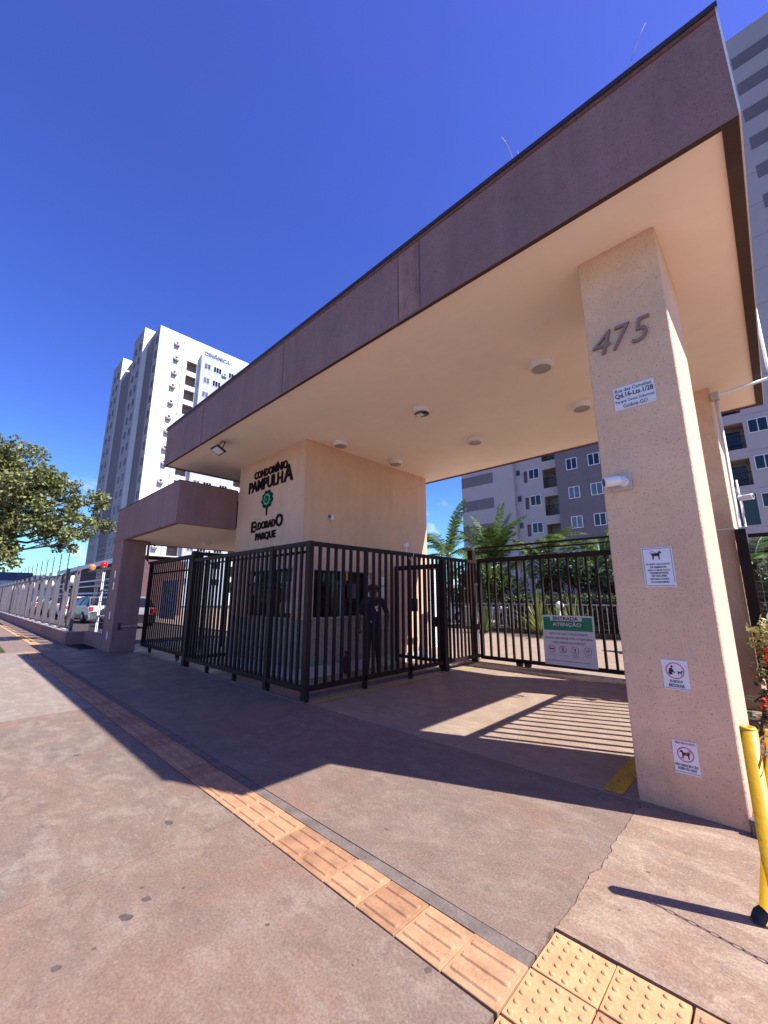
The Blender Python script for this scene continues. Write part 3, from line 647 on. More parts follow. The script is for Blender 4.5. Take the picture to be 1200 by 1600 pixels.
a = panel('no_fouling_sign', -0.699, -0.555, 0.270, 0.471, PY, 'white sign with red heading SEJA EDUCADO and crossed out dog, lowest on the pillar')
text_on('lettering', 'SEJA EDUCADO', a, m_redp, '-Y', -0.680, 0.445, 0.115, 0.018, y1, ext=0.0004, bold=0.02)
bm = bmesh.new(); ring(bm, -0.627, 0.384, 0.048, 0.006, y1); strokes(bm, [(-0.660, 0.352, -0.594, 0.416)], 0.005, y1-0.0006); part('red_ring', bm, m_redp, a)
bm = bmesh.new(); dog(bm, -0.627, 0.382, 0.052, y1-0.0002, -1); part('dog_pictogram', bm, m_black, a)
text_on('lettering', 'NÃO DEIXE SEU CÃO', a, m_black, '-Y', -0.693, 0.306, 0.130, 0.019, y1, ext=0.0004, bold=0.02)
text_on('lettering', 'FAZER XIXI AQUI!', a, m_black, '-Y', -0.680, 0.281, 0.105, 0.019, y1, ext=0.0004, bold=0.02)
part('shelf_edge', B((-0.699, -0.555, PY-0.014, PY-0.001, 0.263, 0.269)), m_signw, a)

def bullet_camera(loc, d, label, plate=None):
    r = root('security_camera', loc, label, 'security camera')
    if plate: part('mount_plate', B(plate, bevel=0.006), m_plinth, r)
    d = Vector(d).normalized(); p = Vector(loc)
    bm = bmesh.new(); tube(bm, [p, p+Vector((0, -0.05, 0)) if plate else p+d*0.04], [0.04, 0.038], 14); part('base', bm, m_white, r)
    q = p + Vector((0, -0.07, 0.0)) if plate else p + d*0.03
    bm = bmesh.new(); tube(bm, [p + (Vector((0, -0.03, 0)) if plate else d*0.0), q], 0.018, 10); part('arm', bm, m_white, r)
    bm = bmesh.new(); tube(bm, [q+d*0.0, q+d*0.015, q+d*0.10, q+d*0.13], [0.026, 0.040, 0.041, 0.042], 16); part('housing', bm, m_white, r)
    bm = bmesh.new(); tube(bm, [q+d*0.1305, q+d*0.134], [0.034, 0.024], 16); part('lens', bm, m_dark, r)
bullet_camera((-0.79, PY-0.03, 2.375), (-0.92, -0.55, -0.12), 'white bullet security camera on a square plate on the number pillar, pointing left', (-0.885, -0.735, PY-0.03, PY-0.001, 2.305, 2.445))
bullet_camera((-0.22, 7.50, 2.82), (1, -0.30, -0.02), 'white bullet security camera on the pipe beside the rear pillar, pointing right')
bullet_camera((-13.99, 3.3, 3.30), (-0.8, -0.5, 0.05), 'tiny dark camera on the left end of the side canopy')
# rear gate pipe work
dp = root('downpipe', (-0.24, 7.6, 2.4), 'white downpipe with elbow on the rear peach pillar, reaching the canopy edge', 'downpipe')
bm = bmesh.new(); tube(bm, [(-0.27, 7.56, 2.42), (-0.27, 7.56, 4.36)], 0.024, 12); part('pipe', bm, m_white, dp)
bm = bmesh.new(); tube(bm, [(-0.205, 7.56, 2.42), (-0.215, 7.56, 3.1)], 0.012, 10); part('pipe', bm, m_white, dp)
bm = bmesh.new(); tube(bm, [(-0.27, 7.50, 4.42), (0.33, 7.50, 4.47)], 0.022, 10); part('pipe', bm, m_white, dp)
part('joint_box', B((-0.33, -0.23, 7.44, 7.54, 4.34, 4.46), bevel=0.01), m_plinth, dp)
bm = bmesh.new(); tube(bm, [(0.33, 7.50, 4.47), (0.33, 7.4, 4.55), (0.33, 7.35, 5.5)], 0.018, 10); part('pipe', bm, m_white, dp)
bm = bmesh.new(); tube(bm, [(-0.24, 7.50, 2.95), (-0.20, 7.46, 2.85), (-0.19, 7.44, 2.7), (-0.21, 7.5, 2.45)], 0.008, 6); part('cable', bm, m_signw, dp)

# weeds growing on the canopy
for lx, hgt, bend, lab in ((-1.30, 0.62, -0.12, 'feathery dry grass stalk growing from the canopy edge above the number'), (-0.31, 0.55, 0.18, 'single thin grass stalk at the high right end of the canopy')):
    r = root('weed', (lx, CY0+0.15, CZ1), lab, 'weed')
    bm = bmesh.new(); pts = [(lx+bend*(k/6)**2, CY0+0.15, CZ1+hgt*k/6) for k in range(7)]
    tube(bm, pts, [0.004, 0.004, 0.0035, 0.003, 0.003, 0.006 if bend < 0 else 0.002, 0.0015], 5); part('stalk', bm, m_straw, r)
    if bend < 0:
        bm = bmesh.new(); tube(bm, [(lx+0.02, CY0+0.15, CZ1), (lx+0.05, CY0+0.15, CZ1+0.15), (lx+0.04, CY0+0.15, CZ1+0.3)], [0.003, 0.003, 0.001], 5); part('stalk', bm, m_straw, r)

# ================================================================= IRON FENCES AND GATES
def unit_box(wx, wy, h, name, m):
    return fin(B((-wx/2, wx/2, -wy/2, wy/2, 0, h)), name, m)
def bars(parent, mesh, name, pts, z):
    for x, y in pts: link_mesh(name, mesh, parent, Vector((x, y, z)) - wloc(parent))
def lin(a, b2, n): return [a+(b2-a)*(k+1)/(n+1) for k in range(n)]
bar_me = unit_box(0.044, 0.038, 2.05, 'bar', m_iron); bar_my = unit_box(0.038, 0.044, 2.05, 'bar', m_iron)
H = 2.295
ff = root('front_fence', (-7.2, 3.66, 0), 'dark steel bar fence in front of the booth window, facing the pavement', 'fence')
for x in (-5.075, -6.115): part('post', B((x-0.05, x+0.05, 3.64, 3.72, 0, H)), m_iron, ff)
for x in (-7.2, -8.33): part('post_stub', B((x-0.03, x+0.03, 3.655, 3.715, 0, 0.13)), m_iron, ff)
part('post', B((-9.50, -9.36, 3.63, 3.75, 0, 2.47)), m_iron, ff)
part('top_rail', B((-9.36, -5.125, 3.65, 3.71, H-0.07, H-0.001)), m_iron, ff)
part('bottom_rail', B((-9.36, -6.165, 3.65, 3.71, 0.13, 0.20)), m_iron, ff)
part('bottom_rail', B((-6.065, -5.125, 3.65, 3.71, 0.13, 0.20)), m_iron, ff)
for a_, b_, n in ((-5.125, -6.065, 5), (-6.165, -7.2, 6), (-7.2, -8.33, 6), (-8.33, -9.36, 6)):
    bars(ff, bar_me, 'bar', [(x, 3.68) for x in lin(a_, b_, n)], 0.19)
for x in (-7.2, -8.33): part('post', B((x-0.025, x+0.025, 3.66, 3.70, 0.2, H-0.07)), m_iron, ff)
part('mid_frame', B((-6.065, -5.125, 3.712, 3.74, 2.12, 2.16), (-9.36, -6.165, 3.712, 3.74, 2.14, 2.17)), m_iron, ff)
part('ground_sill', B((-9.4, -5.0, 3.60, 3.64, 0, 0.02)), m_mortar, ff)
rf = root('side_fence', (-5.08, 6, 0), 'dark steel bar fence running back beside the driveway from the corner post', 'fence')
for y in (4.87, 6.02): part('post', B((-5.11, -5.05, y-0.03, y+0.03, 0, H-0.07)), m_iron, rf)
part('post', B((-5.14, -5.02, 7.05, 7.17, 0, H-0.07)), m_iron, rf)
part('top_rail', B((-5.11, -5.05, 3.72, 8.45, H-0.07, H-0.001)), m_iron, rf)
part('bottom_rail', B((-5.11, -5.05, 3.72, 8.45, 0.13, 0.20)), m_iron, rf)
for a_, b_, n in ((3.72, 4.84, 6), (4.9, 5.99, 6), (6.05, 7.05, 6), (7.17, 8.45, 8)):
    bars(rf, bar_my, 'bar', [(-5.08, y) for y in lin(a_, b_, n)], 0.19)
part('ground_sill', B((-5.30, -5.18, 3.75, 8.4, 0, 0.03)), m_mortar, rf)
# intercom on the side fence, small frame loops
ic = root('fence_camera', (-5.1, 6.2, 2.3), 'small white dome camera with looped cable on top of the side fence', 'security camera')
bm = bmesh.new(); lathe(bm, (-5.08, 5.95, 2.45), [(0.02, 0.03), (0.05, 0.0), (0.045, -0.04), (0.01, -0.06)], seg=14); part('dome', bm, m_white, ic)
bm = bmesh.new(); tube(bm, [(-5.08, 5.95, 2.30), (-5.08, 5.95, 2.41)], 0.012, 8); part('pole', bm, m_white, ic)
bm = bmesh.new(); tube(bm, [(-5.08, 5.96, 2.43), (-5.05, 6.08, 2.42), (-5.04, 6.12, 2.3), (-5.04, 6.06, 2.12), (-5.05, 5.98, 2.2)], 0.007, 6); part('cable', bm, m_signw, ic)
# inner pedestrian gate between booth and side fence
pg = root('pedestrian_gate', (-5.75, 7.1, 0), 'narrow dark bar gate with black lock box in the passage beside the booth', 'gate')
part('gate_frame', B((-6.40, -6.34, 7.06, 7.12, 0.05, 2.15), (-5.20, -5.145, 7.06, 7.12, 0.05, 2.15), (-6.34, -5.20, 7.06, 7.12, 2.05, 2.15), (-6.34, -5.20, 7.06, 7.12, 0.15, 0.21)), m_iron, pg)
bars(pg, unit_box(0.035, 0.035, 1.9, 'bar', m_iron), 'bar', [(x, 7.09) for x in lin(-6.34, -5.20, 6)], 0.18)
part('lock_box', B((-6.0, -5.72, 7.03, 7.058, 1.15, 1.42)), m_dark, pg)
part('lock_box', B((-5.32, -5.2, 7.02, 7.058, 0.85, 1.05)), m_dark, pg)
# divider fence between the exit lane and the booth
dv = root('divider_fence', (-9.42, 6, 0), 'dark bar fence running back from the tall post left of the booth', 'fence')
part('top_rail', B((-9.45, -9.39, 3.76, 8.6, 2.38, 2.46)), m_iron, dv); part('bottom_rail', B((-9.45, -9.39, 3.76, 8.6, 0.13, 0.2)), m_iron, dv)
bars(dv, bar_my, 'bar', [(-9.42, 4.0+k*0.45) for k in range(10)], 0.19 + 0.15)
# left sliding gate
lg = root('sliding_gate', (-11.3, 3.88, 0), 'dark steel sliding gate between the plum pillar and the tall post', 'gate')
part('gate_frame', B((-13.02, -9.52, 3.84, 3.92, 2.36, 2.45), (-13.02, -9.52, 3.84, 3.92, 0.13, 0.21), (-13.02, -12.94, 3.84, 3.92, 0.21, 2.36), (-9.60, -9.52, 3.84, 3.92, 0.21, 2.36)), m_iron, lg)
part('mid_frame', B((-12.94, -9.60, 3.905, 3.925, 2.08, 2.12)), m_iron, lg)
bars(lg, unit_box(0.034, 0.028, 2.15, 'bar', m_iron), 'bar', [(x, 3.88) for x in lin(-12.94, -9.60, 21)], 0.21)
for x in (-12.35, -10.4):
    bm = bmesh.new(); lathe(bm, (x, 3.86, 0.07), [(0.07, 0.0), (0.07, 0.04)], axis='Y', seg=14); part('wheel', bm, m_dark, lg)
    part('wheel_bracket', B((x-0.09, x+0.09, 3.865-0.005, 3.895, 0.07, 0.13)), m_iron, lg)
ex = root('exit_notice', (-11.4, 3.95, 0.9), 'blank grey back of a notice panel fixed behind the sliding gate bars', 'sign')
part('plate', B((-12.1, -11.0, 3.955, 3.965, 0.9, 1.88)), m_tgreyl, ex)
# rear sliding gate
rg = root('entrance_gate', (-3.4, 8.6, 0), 'dark steel entrance gate behind the canopy carrying the green and white notice', 'gate')
part('gate_frame', B((-5.12, -0.97, 8.56, 8.64, 2.24, 2.34), (-5.12, -0.97, 8.56, 8.64, 0.08, 0.15), (-5.12, -5.05, 8.56, 8.64, 0.15, 2.24), (-1.04, -0.97, 8.56, 8.64, 0.15, 2.24)), m_iron, rg)
bars(rg, unit_box(0.04, 0.05, 2.09, 'bar', m_iron), 'bar', [(x, 8.60) for x in lin(-5.05, -1.04, 21)], 0.15)
for x in (-4.20, -4.02):
    bm = bmesh.new(); lathe(bm, (x, 8.56, 0.06), [(0.075, 0.0), (0.075, 0.05)], axis='Y', seg=14); part('wheel', bm, m_dark, rg)
gp = root('gate_post', (-5.22, 8.55, 0), 'dark gate post with steel guide rod at the hinge end of the entrance gate', 'gate post')
part('post', B((-5.32, -5.18, 8.48, 8.62, 0, 2.55)), m_iron, gp)
bm = bmesh.new(); tube(bm, [(-5.13, 8.5, 0.02), (-5.13, 8.5, 1.7)], 0.022, 8); part('rod', bm, m_steel, gp)
bm = bmesh.new(); lathe(bm, (-5.13, 8.5, 1.7), [(0.02, 0), (0.04, 0.02), (0.04, 0.05), (0.02, 0.07)], seg=10); part('rod_cap', bm, m_steel, gp)
part('lock_box', B((-5.17, -5.05, 8.46, 8.50, 0.72, 0.85)), m_dark, gp)
for k in range(9): part('spike', B((-5.9+k*0.07, -5.87+k*0.07, 8.40, 8.46, 0, 0.05)), m_steel, gp)
hr = root('overhead_rail', (-3.2, 8.8, 2.5), 'pair of thin dark guide rails running above the entrance gate', 'rail')
part('rail', B((-5.3, -0.95, 8.78, 8.81, 2.50, 2.53)), m_iron, hr); part('rail', B((-5.3, -0.95, 8.78, 8.82, 2.60, 2.64)), m_iron, hr)
part('rail_track', B((-5.2, -0.97, 8.52, 8.55, 0, 0.02)), m_steel, root('gate_track', (-3.4, 8.53, 0), 'steel floor track in the ground below the entrance gate', 'gate track'))
# fence between the two peach pillars (hidden, its shadow stripes the driveway)
sf = root('pillar_fence', (-0.64, 6.1, 0), 'dark bar fence between the two peach pillars casting striped shadow', 'fence')
part('top_rail', B((-0.68, -0.60, 4.72, 7.51, 2.58, 2.66)), m_iron, sf); part('bottom_rail', B((-0.68, -0.60, 4.72, 7.51, 0.1, 0.17)), m_iron, sf)
bars(sf, unit_box(0.055, 0.04, 2.46, 'bar', m_iron), 'bar', [(-0.64, y) for y in lin(4.72, 7.51, 13)], 0.15)

# ENTRADA notice on the rear gate
EY = 8.545
a = panel('entrance_notice', -3.63, -2.63, 0.13, 1.09, EY, 'green and white ENTRADA ATENÇÃO notice fixed low on the entrance gate bars')
y1 = EY-0.0075
bm = bmesh.new(); quad(bm, ((-3.60, y1, 0.80), (-2.66, y1, 0.80), (-2.66, y1, 1.06), (-3.60, y1, 1.06))); part('green_field', bm, m_green, a)
bm = bmesh.new(); quad(bm, ((-3.46, y1-0.002, 0.985), (-2.84, y1-0.002, 0.985), (-2.84, y1-0.002, 1.078), (-3.46, y1-0.002, 1.078))); part('white_tab', bm, m_signw, a)
y2 = y1-0.0035
text_on('lettering', 'ENTRADA', a, m_black, '-Y', -3.40, 0.998, 0.49, 0.068, y2, ext=0.0005, bold=0.025)
text_on('lettering', 'ATENÇÃO', a, m_signw, '-Y', -3.42, 0.868, 0.56, 0.098, y2, ext=0.0005, bold=0.025)
text_on('lettering', 'FECHAMENTO AUTOMÁTICO', a, m_greenl, '-Y', -3.43, 0.82, 0.60, 0.036, y2, ext=0.0005)
for i, (s, wd) in enumerate((('VEÍCULO NÃO CADASTRADO', 0.74), ('FAVOR DIRIGIR-SE ATÉ A PORTARIA', 0.90), ('NÃO PARAR NO PORTÃO', 0.62))):
    text_on('lettering', s, a, m_black, '-Y', -3.13-wd/2, 0.715-i*0.085, wd, 0.048, y1, ext=0.0005, bold=0.01)
for i, cx in enumerate((-3.47, -3.25, -3.02, -2.79)):
    bm = bmesh.new(); ring(bm, cx, 0.435, 0.073, 0.010, y1); 
    if i in (0, 1): strokes(bm, [(cx-0.05, 0.485, cx+0.05, 0.385)], 0.009, y1-0.0006)
    part('red_ring', bm, m_redp, a)
    bm = bmesh.new()
    if i == 0: poly2(bm, [(cx-.045, .43), (cx-.03, .455), (cx-.01, .445), (cx+.02, .448), (cx+.045, .455), (cx+.045, .42), (cx+.0, .43), (cx-.03, .418)], y1-0.0003)
    elif i == 1:
        strokes(bm, [(cx, .465, cx, .43), (cx, .43, cx-.025, .39), (cx, .43, cx+.022, .395), (cx-.028, .44, cx+.026, .452)], 0.012, y1-0.0003); ring(bm, cx+.003, .482, 0.011, 0.0109, y1-0.0002, 10)
    elif i == 2:
        for zz, ww in ((.46, .018), (.435, .012), (.41, .016)): quad(bm, ((cx-ww, y1-0.0003, zz-.011), (cx+ww, y1-0.0003, zz-.011), (cx+ww, y1-0.0003, zz+.008), (cx-ww, y1-0.0003, zz+.008)))
    if i == 3: bm.free(); text_on('lettering', '10', a, m_black, '-Y', cx-0.032, 0.41, 0.064, 0.055, y1, ext=0.0004, bold=0.01)
    else: part('pictogram', bm, m_black, a)
for s, cx, zz, wd in (('NÃO BUZINE', -3.47, .325, .14), ('NÃO TRANSPASSE', -3.25, .318, .16), ('ABAIXE OS', -3.02, .325, .12), ('VIDROS', -3.02, .292, .10), ('VELOCIDADE', -2.79, .325, .13)):
    text_on('lettering', s, a, m_black, '-Y', cx-wd/2, zz, wd, 0.02, y1, ext=0.0004)
bm = bmesh.new(); quad(bm, ((-3.6, y1, .215), (-2.75, y1, .215), (-2.75, y1, .222), (-3.6, y1, .222))); part('rule', bm, m_bluep, a)

# ---------------------------------------------------------------- yellow posts with chain, right foreground
yb = root('yellow_barrier_post', (-0.235, 2.80, 0), 'chipped yellow tube post standing at the right foot of the number pillar', 'post')
bm = bmesh.new(); tube(bm, [(-0.203, 2.80, 0.0), (-0.203, 2.80, 0.82)], 0.0345, 20); part('tube', bm, m_yel, yb)
bm = bmesh.new()
for k in range(20):
    a1, a2 = 2*PI*k/20, 2*PI*(k+1)/20
    pass
tube(bm, [(-0.203+0.0235*math.cos(t_), 2.80+0.0235*math.sin(t_), 0.822) for t_ in [2*PI*k/18 for k in range(19)]], 0.0115, 6, caps=False); part('rim', bm, m_yel, yb)
lb = root('yellow_leaning_post', (-0.255, 2.86, 0), 'second yellow tube leaning behind the upright one at the right edge', 'post')
bm = bmesh.new(); tube(bm, [(-0.258, 2.79, 0.0), (-0.120, 2.836, 0.82)], 0.024, 16); part('tube', bm, m_yel, lb)
bm = bmesh.new(); tube(bm, [(-0.285, 2.77, 0.0), (-0.27, 2.78, 0.03), (-0.25, 2.79, 0.052)], [0.026, 0.029, 0.024], 16); part('rubber_foot', bm, m_rubber, lb)
ch = root('chain', (-0.15, 2.8, 0.7), 'thin steel chain hanging from the yellow post towards the right', 'chain')
def chain(parent, p0, p1, sag, n):
    for k in range(n):
        t_ = (k+0.5)/n; p = Vector(p0).lerp(Vector(p1), t_) - Vector((0, 0, sag*4*t_*(1-t_)))
        t2 = (k+0.6)/n; q = Vector(p0).lerp(Vector(p1), t2) - Vector((0, 0, sag*4*t2*(1-t2)))
        o = link_mesh('chain_link', LINK, parent, p - wloc(parent)); o.rotation_euler = (q-p).to_track_quat('X', 'Z').to_euler()
        if k % 2: o.rotation_euler = ((q-p).to_track_quat('X', 'Z') @ Matrix.Rotation(PI/2, 3, 'X').to_quaternion()).to_euler()
bm = bmesh.new(); tube(bm, [(0.020*math.cos(t_)+0.0, 0.010*math.sin(t_), 0) for t_ in [2*PI*k/10 for k in range(11)]], 0.0028, 5, caps=False)
LINK = fin(bm, 'chain_link', m_steel)
chain(ch, (-0.157, 2.80, 0.72), (1.2, 2.3, 0.72), 0.22, 46)
bm = bmesh.new(); tube(bm, [(-0.135+0.035*math.cos(t_), 2.80+0.01*math.sin(t_), 0.765+0.035*math.sin(t_)) for t_ in [2*PI*k/20 for k in range(21)]], 0.004, 6, caps=False); part('ring', bm, m_steel, ch)
yb2 = root('yellow_barrier_post', (1.2, 2.3, 0), 'yellow tube post outside the right edge holding the far end of the chain', 'post')
bm = bmesh.new(); tube(bm, [(1.22, 2.3, 0.0), (1.22, 2.3, 0.82)], 0.0345, 16); part('tube', bm, m_yel, yb2)

# ================================================================= FOLIAGE BUILDERS
def leaf(bm, p, d, n, ln, wd, mi=0):
    s = d.cross(n).normalized()*wd/2
    try: f = bm.faces.new([bm.verts.new(v) for v in (p-s*0.3, p+d*ln*0.45-s, p+d*ln, p+d*ln*0.45+s)]); f.material_index = mi
    except ValueError: pass
def rvec():
    while True:
        v = Vector((random.uniform(-1, 1), random.uniform(-1, 1), random.uniform(-1, 1)))
        if 0.05 < v.length < 1: return v.normalized()
def leaf_cloud(bm, c, r, n, ln, wd, flat=0.7, mi=0):
    for _ in range(n):
        v = rvec(); q = random.random()**0.45
        p = Vector(c)+Vector((v.x*r*q, v.y*r*q, v.z*r*flat*q)); d = (rvec()+v*0.6+Vector((0, 0, -0.15))).normalized()
        leaf(bm, p, d, (rvec()+Vector((0, 0, 0.8))).normalized(), ln*random.uniform(.6, 1.2), wd*random.uniform(.7, 1.2), mi)
def hedge(name, x0, x1, y0, y1, z0, z1, label, cat, n, m, ln=0.09, wd=0.05, group=None, core=True):
    r = root(name, ((x0+x1)/2, (y0+y1)/2, 0), label, cat, group)
    bm = bmesh.new()
    for _ in range(n):
        p = Vector((random.uniform(x0, x1), random.uniform(y0, y1), random.uniform(z0, z1)))
        k = random.choice((0, 0, 1, 2, 2))
        if k == 0: p.y = y0+random.uniform(0, 0.12)
        elif k == 1: p.x = random.choice((x0, x1))+random.uniform(-.05, .05)
        else: p.z = z1+random.uniform(-0.1, 0.1)
        p.z += 0.12*mnoise.noise(Vector((p.x*1.4, p.y*1.4, 0)))
        leaf(bm, p, (rvec()+Vector((0, -0.3, 0.3))).normalized(), rvec(), ln*random.uniform(.6, 1.3), wd)
    part('foliage', bm, m, r, kind='stuff')
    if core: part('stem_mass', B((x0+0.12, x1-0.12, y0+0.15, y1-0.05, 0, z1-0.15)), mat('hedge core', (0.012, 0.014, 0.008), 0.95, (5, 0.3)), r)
    return r
def palm(x, y, h, flen, nf, label, upright=0.9, trunk_r=0.12, m=m_leafB, nl=52, leafl=0.5, seed=1, group='palms behind the entrance gate'):
    random.seed(seed)
    r = root('palm_tree', (x, y, 0), label, 'palm tree', group)
    bm = bmesh.new(); tube(bm, [(x, y, 0), (x+0.05, y, h*0.5), (x, y, h)], [trunk_r*1.2, trunk_r, trunk_r*0.9], 10); part('trunk', bm, m_bark, r)
    for k in range(nf):
        bm = bmesh.new(); az = 2*PI*k/nf*1.618*3 + random.uniform(-.3, .3); el = rad(random.uniform(20, 85))*upright
        d0 = Vector((math.cos(az)*math.cos(el), math.sin(az)*math.cos(el), math.sin(el))); p = Vector((x, y, h)); pts = [p]
        L_ = flen*random.uniform(.8, 1.1); st = 12; d = d0.copy()
        for i in range(st):
            d = (d + Vector((0, 0, -0.10-0.02*i))*(1.1-el*0.4)).normalized(); p = p + d*L_/st; pts.append(p.copy())
        tube(bm, pts, [0.022*(1-i/14)+0.004 for i in range(len(pts))], 4)
        for i in range(nl):
            t_ = 0.12+0.86*i/nl; j = min(st-1, int(t_*st)); q = pts[j].lerp(pts[j+1], t_*st-j); dd = (pts[j+1]-pts[j]).normalized()
            sd_ = dd.cross(Vector((0, 0, 1))).normalized()
            ll = leafl*(math.sin(PI*min(1, t_*0.9+0.12))**0.6)
            for s in (-1, 1):
                dl = (sd_*s*0.9+dd*0.55+Vector((0, 0, random.uniform(-.35, .15)))).normalized()
                n_ = dl.cross(dd); ww = 0.034; s2 = dd*ww
                mid = q+dl*ll*0.55+Vector((0, 0, -0.02)); end = q+dl*ll+Vector((0, 0, -0.16*ll))
                v = [bm.verts.new(c) for c in (q-s2*0.6, q+s2*0.6, mid+s2, mid-s2, end)]
                bm.faces.new((v[0], v[1], v[2], v[3])); bm.faces.new((v[3], v[2], v[4]))
        part('frond', bm, m, r)
    return r
def spiky(x, y, z, h, n, label, m, seed=3, wd=0.05, group='spiky plants in the beds', cat='plant'):
    random.seed(seed); r = root('spiky_plant', (x, y, z), label, cat, group); bm = bmesh.new()
    for k in range(n):
        az = random.uniform(0, 2*PI); el = rad(random.uniform(25, 85)); d = Vector((math.cos(az)*math.cos(el), math.sin(az)*math.cos(el), math.sin(el)))
        p = Vector((x, y, z+0.02)); s = d.cross(Vector((0, 0, 1))).normalized()*wd/2; ll = h*random.uniform(.7, 1.1); prev = None
        for i in range(5):
            t_ = i/4; q = p+d*ll*t_+Vector((0, 0, -0.35*ll*t_*t_*math.cos(el))); w_ = (1-t_)**0.7
            cur = (bm.verts.new(q-s*w_), bm.verts.new(q+s*w_)) if i < 4 else (bm.verts.new(q),)
            if prev: bm.faces.new((prev[0], prev[1], *reversed(cur))) if len(cur) == 2 else bm.faces.new((prev[0], prev[1], cur[0]))
            prev = cur
    part('blades', bm, m, r, kind='stuff'); return r
def tree(x, y, h, clumps, label, seed, nleaf, ln, wd, m=m_leafA, tr=0.16, group=None):
    random.seed(seed); r = root('tree', (x, y, 0), label, 'tree', group)
    bm = bmesh.new(); tube(bm, [(x, y, 0), (x+0.05, y, h*0.25), (x-0.03, y+0.05, h*0.45)], [tr*1.3, tr, tr*0.85], 10); part('trunk', bm, m_bark, r)
    bm = bmesh.new(); top = Vector((x-0.03, y+0.05, h*0.45)); lb_ = bmesh.new()
    for (cx, cy, cz, rr) in clumps:
        c = Vector((cx, cy, cz)); mid = top.lerp(c, 0.5)+Vector((0, 0, -0.25))+rvec()*0.25
        tube(bm, [top, mid, c], [tr*0.45, tr*0.25, 0.015], 6)
        for _ in range(7):
            e_ = c+rvec()*rr*0.8; tube(bm, [mid.lerp(c, random.uniform(.3, 1)), (c+e_)/2+rvec()*0.1, e_], [0.022, 0.014, 0.005], 4)
            k = max(30, int(nleaf*rr*rr/7)); leaf_cloud(lb_, e_, rr*0.42, k, ln, wd, 0.8)
        leaf_cloud(lb_, c, rr*0.8, int(nleaf*rr*rr*0.35), ln, wd, 0.7)
    part('branches', bm, m_bark, r); part('crown', lb_, m, r, kind='stuff'); return r

# pavement tree on the left
random.seed(11)
TREE_CL = []
for (px_, cy, cz, rr) in ((-18.6, -0.4, 6.7, .7), (-17.9, -0.1, 6.35, .7), (-17.5, 0.5, 6.1, .55), (-19.5, 0.3, 6.2, .9), (-18.0, -0.3, 5.6, 1.0), (-18.0, 1.1, 5.9, 0.75), (-17.6, 1.5, 5.0, 0.8), (-17.8, 0.4, 4.8, 1.1), (-18.4, -0.8, 4.6, 1.1), (-17.4, 2.3, 5.0, 0.55), (-17.2, 3.0, 4.75, 0.45),
    (-17.6, 1.4, 3.9, 0.9), (-17.3, 2.4, 3.75, 0.7), (-17.0, 3.1, 3.85, 0.55), (-17.8, 0.4, 3.5, 0.95), (-18.2, -0.3, 3.1, 0.9), (-17.6, 0.9, 2.95, 0.6), (-17.2, 2.4, 3.2, 0.35), (-19.4, 1.2, 4.6, 1.1), (-20.2, 0.2, 4.0, 1.2), (-19.4, -1.6, 4.4, 1.2), (-17.5, 1.75, 5.45, 0.4), (-18.0, -0.1, 2.7, 0.55)):
    TREE_CL.append((px_, cy, cz, rr))
tree(-19.0, -0.15, 7.8, TREE_CL, 'leafy olive green street tree standing left beside the perimeter fence', 5, 1500, 0.15, 0.085)

# verge lawn
r = root('lawn', (-20, 0, 0), kind='stuff'); r['kind'] = 'stuff'
part('lawn_soil', B((-30.9, -15.01, -1.19, 1.225, -0.05, -0.004)), m_soil, r)
bm = bmesh.new()
for _ in range(9000):
    x = -15.1-abs(random.gauss(0, 4)); y = random.uniform(-1.1, 1.22)
    if x < -30.9: continue
    leaf(bm, Vector((x, y, -0.004)), (Vector((0, 0, 1))+rvec()*0.5).normalized(), rvec(), 0.07, 0.02)
part('grass_blades', bm, m_grass, r, kind='stuff')

# ================================================================= LEFT PERIMETER WALL AND FENCE
pw = root('perimeter_wall', (-28, 2.75, 0), 'low plum wall carrying steel posts along the pavement at left', 'wall')
part('low_wall', B((-60, -16.3, 2.67, 2.87, -0.05, 0.37)), m_fascia, pw)
part('low_wall', B((-16.3, -13.98, 2.95+0.18, 3.33, -0.05, 0.37)), m_fascia, pw)
part('low_wall', B((-16.5, -16.3, 2.87, 3.33, -0.05, 0.37)), m_fascia, pw)
part('coping', B((-60, -16.28, 2.65, 2.89, 0.372, 0.40)), m_plinth, pw)
post_me = unit_box(0.10, 0.09, 2.05, 'post', m_iron2); thin_me = unit_box(0.035, 0.05, 1.85, 'picket', m_iron2)
pf = root('perimeter_fence', (-28, 2.78, 0.4), 'grey steel post fence standing on the low wall at left', 'fence')
px = -16.4
k = 0
while px > -58:
    link_mesh('post', post_me, pf, Vector((px, 2.78, 0.40)) - wloc(pf)); px -= 1.85+0.02*k; k += 1
part('top_rail', B((-58, -16.3, 2.765, 2.795, 2.24, 2.28)), m_iron, pf)
part('bottom_rail', B((-58, -16.3, 2.765, 2.795, 0.46, 0.49)), m_iron, pf)
for q in range(34): link_mesh('picket', thin_me, pf, Vector((-17.0-0.93*q, 2.80, 0.41)) - wloc(pf))
bm = bmesh.new()
for q in range(12): box(bm, -16.2+q*0.19, -16.185+q*0.19, 3.22, 3.235, 0.38, 2.3)
for zz in (0.7, 1.3, 1.9, 2.27): box(bm, -16.3, -14.0, 3.215, 3.228, zz, zz+0.02)
part('mesh_panel', bm, m_iron2, pf)
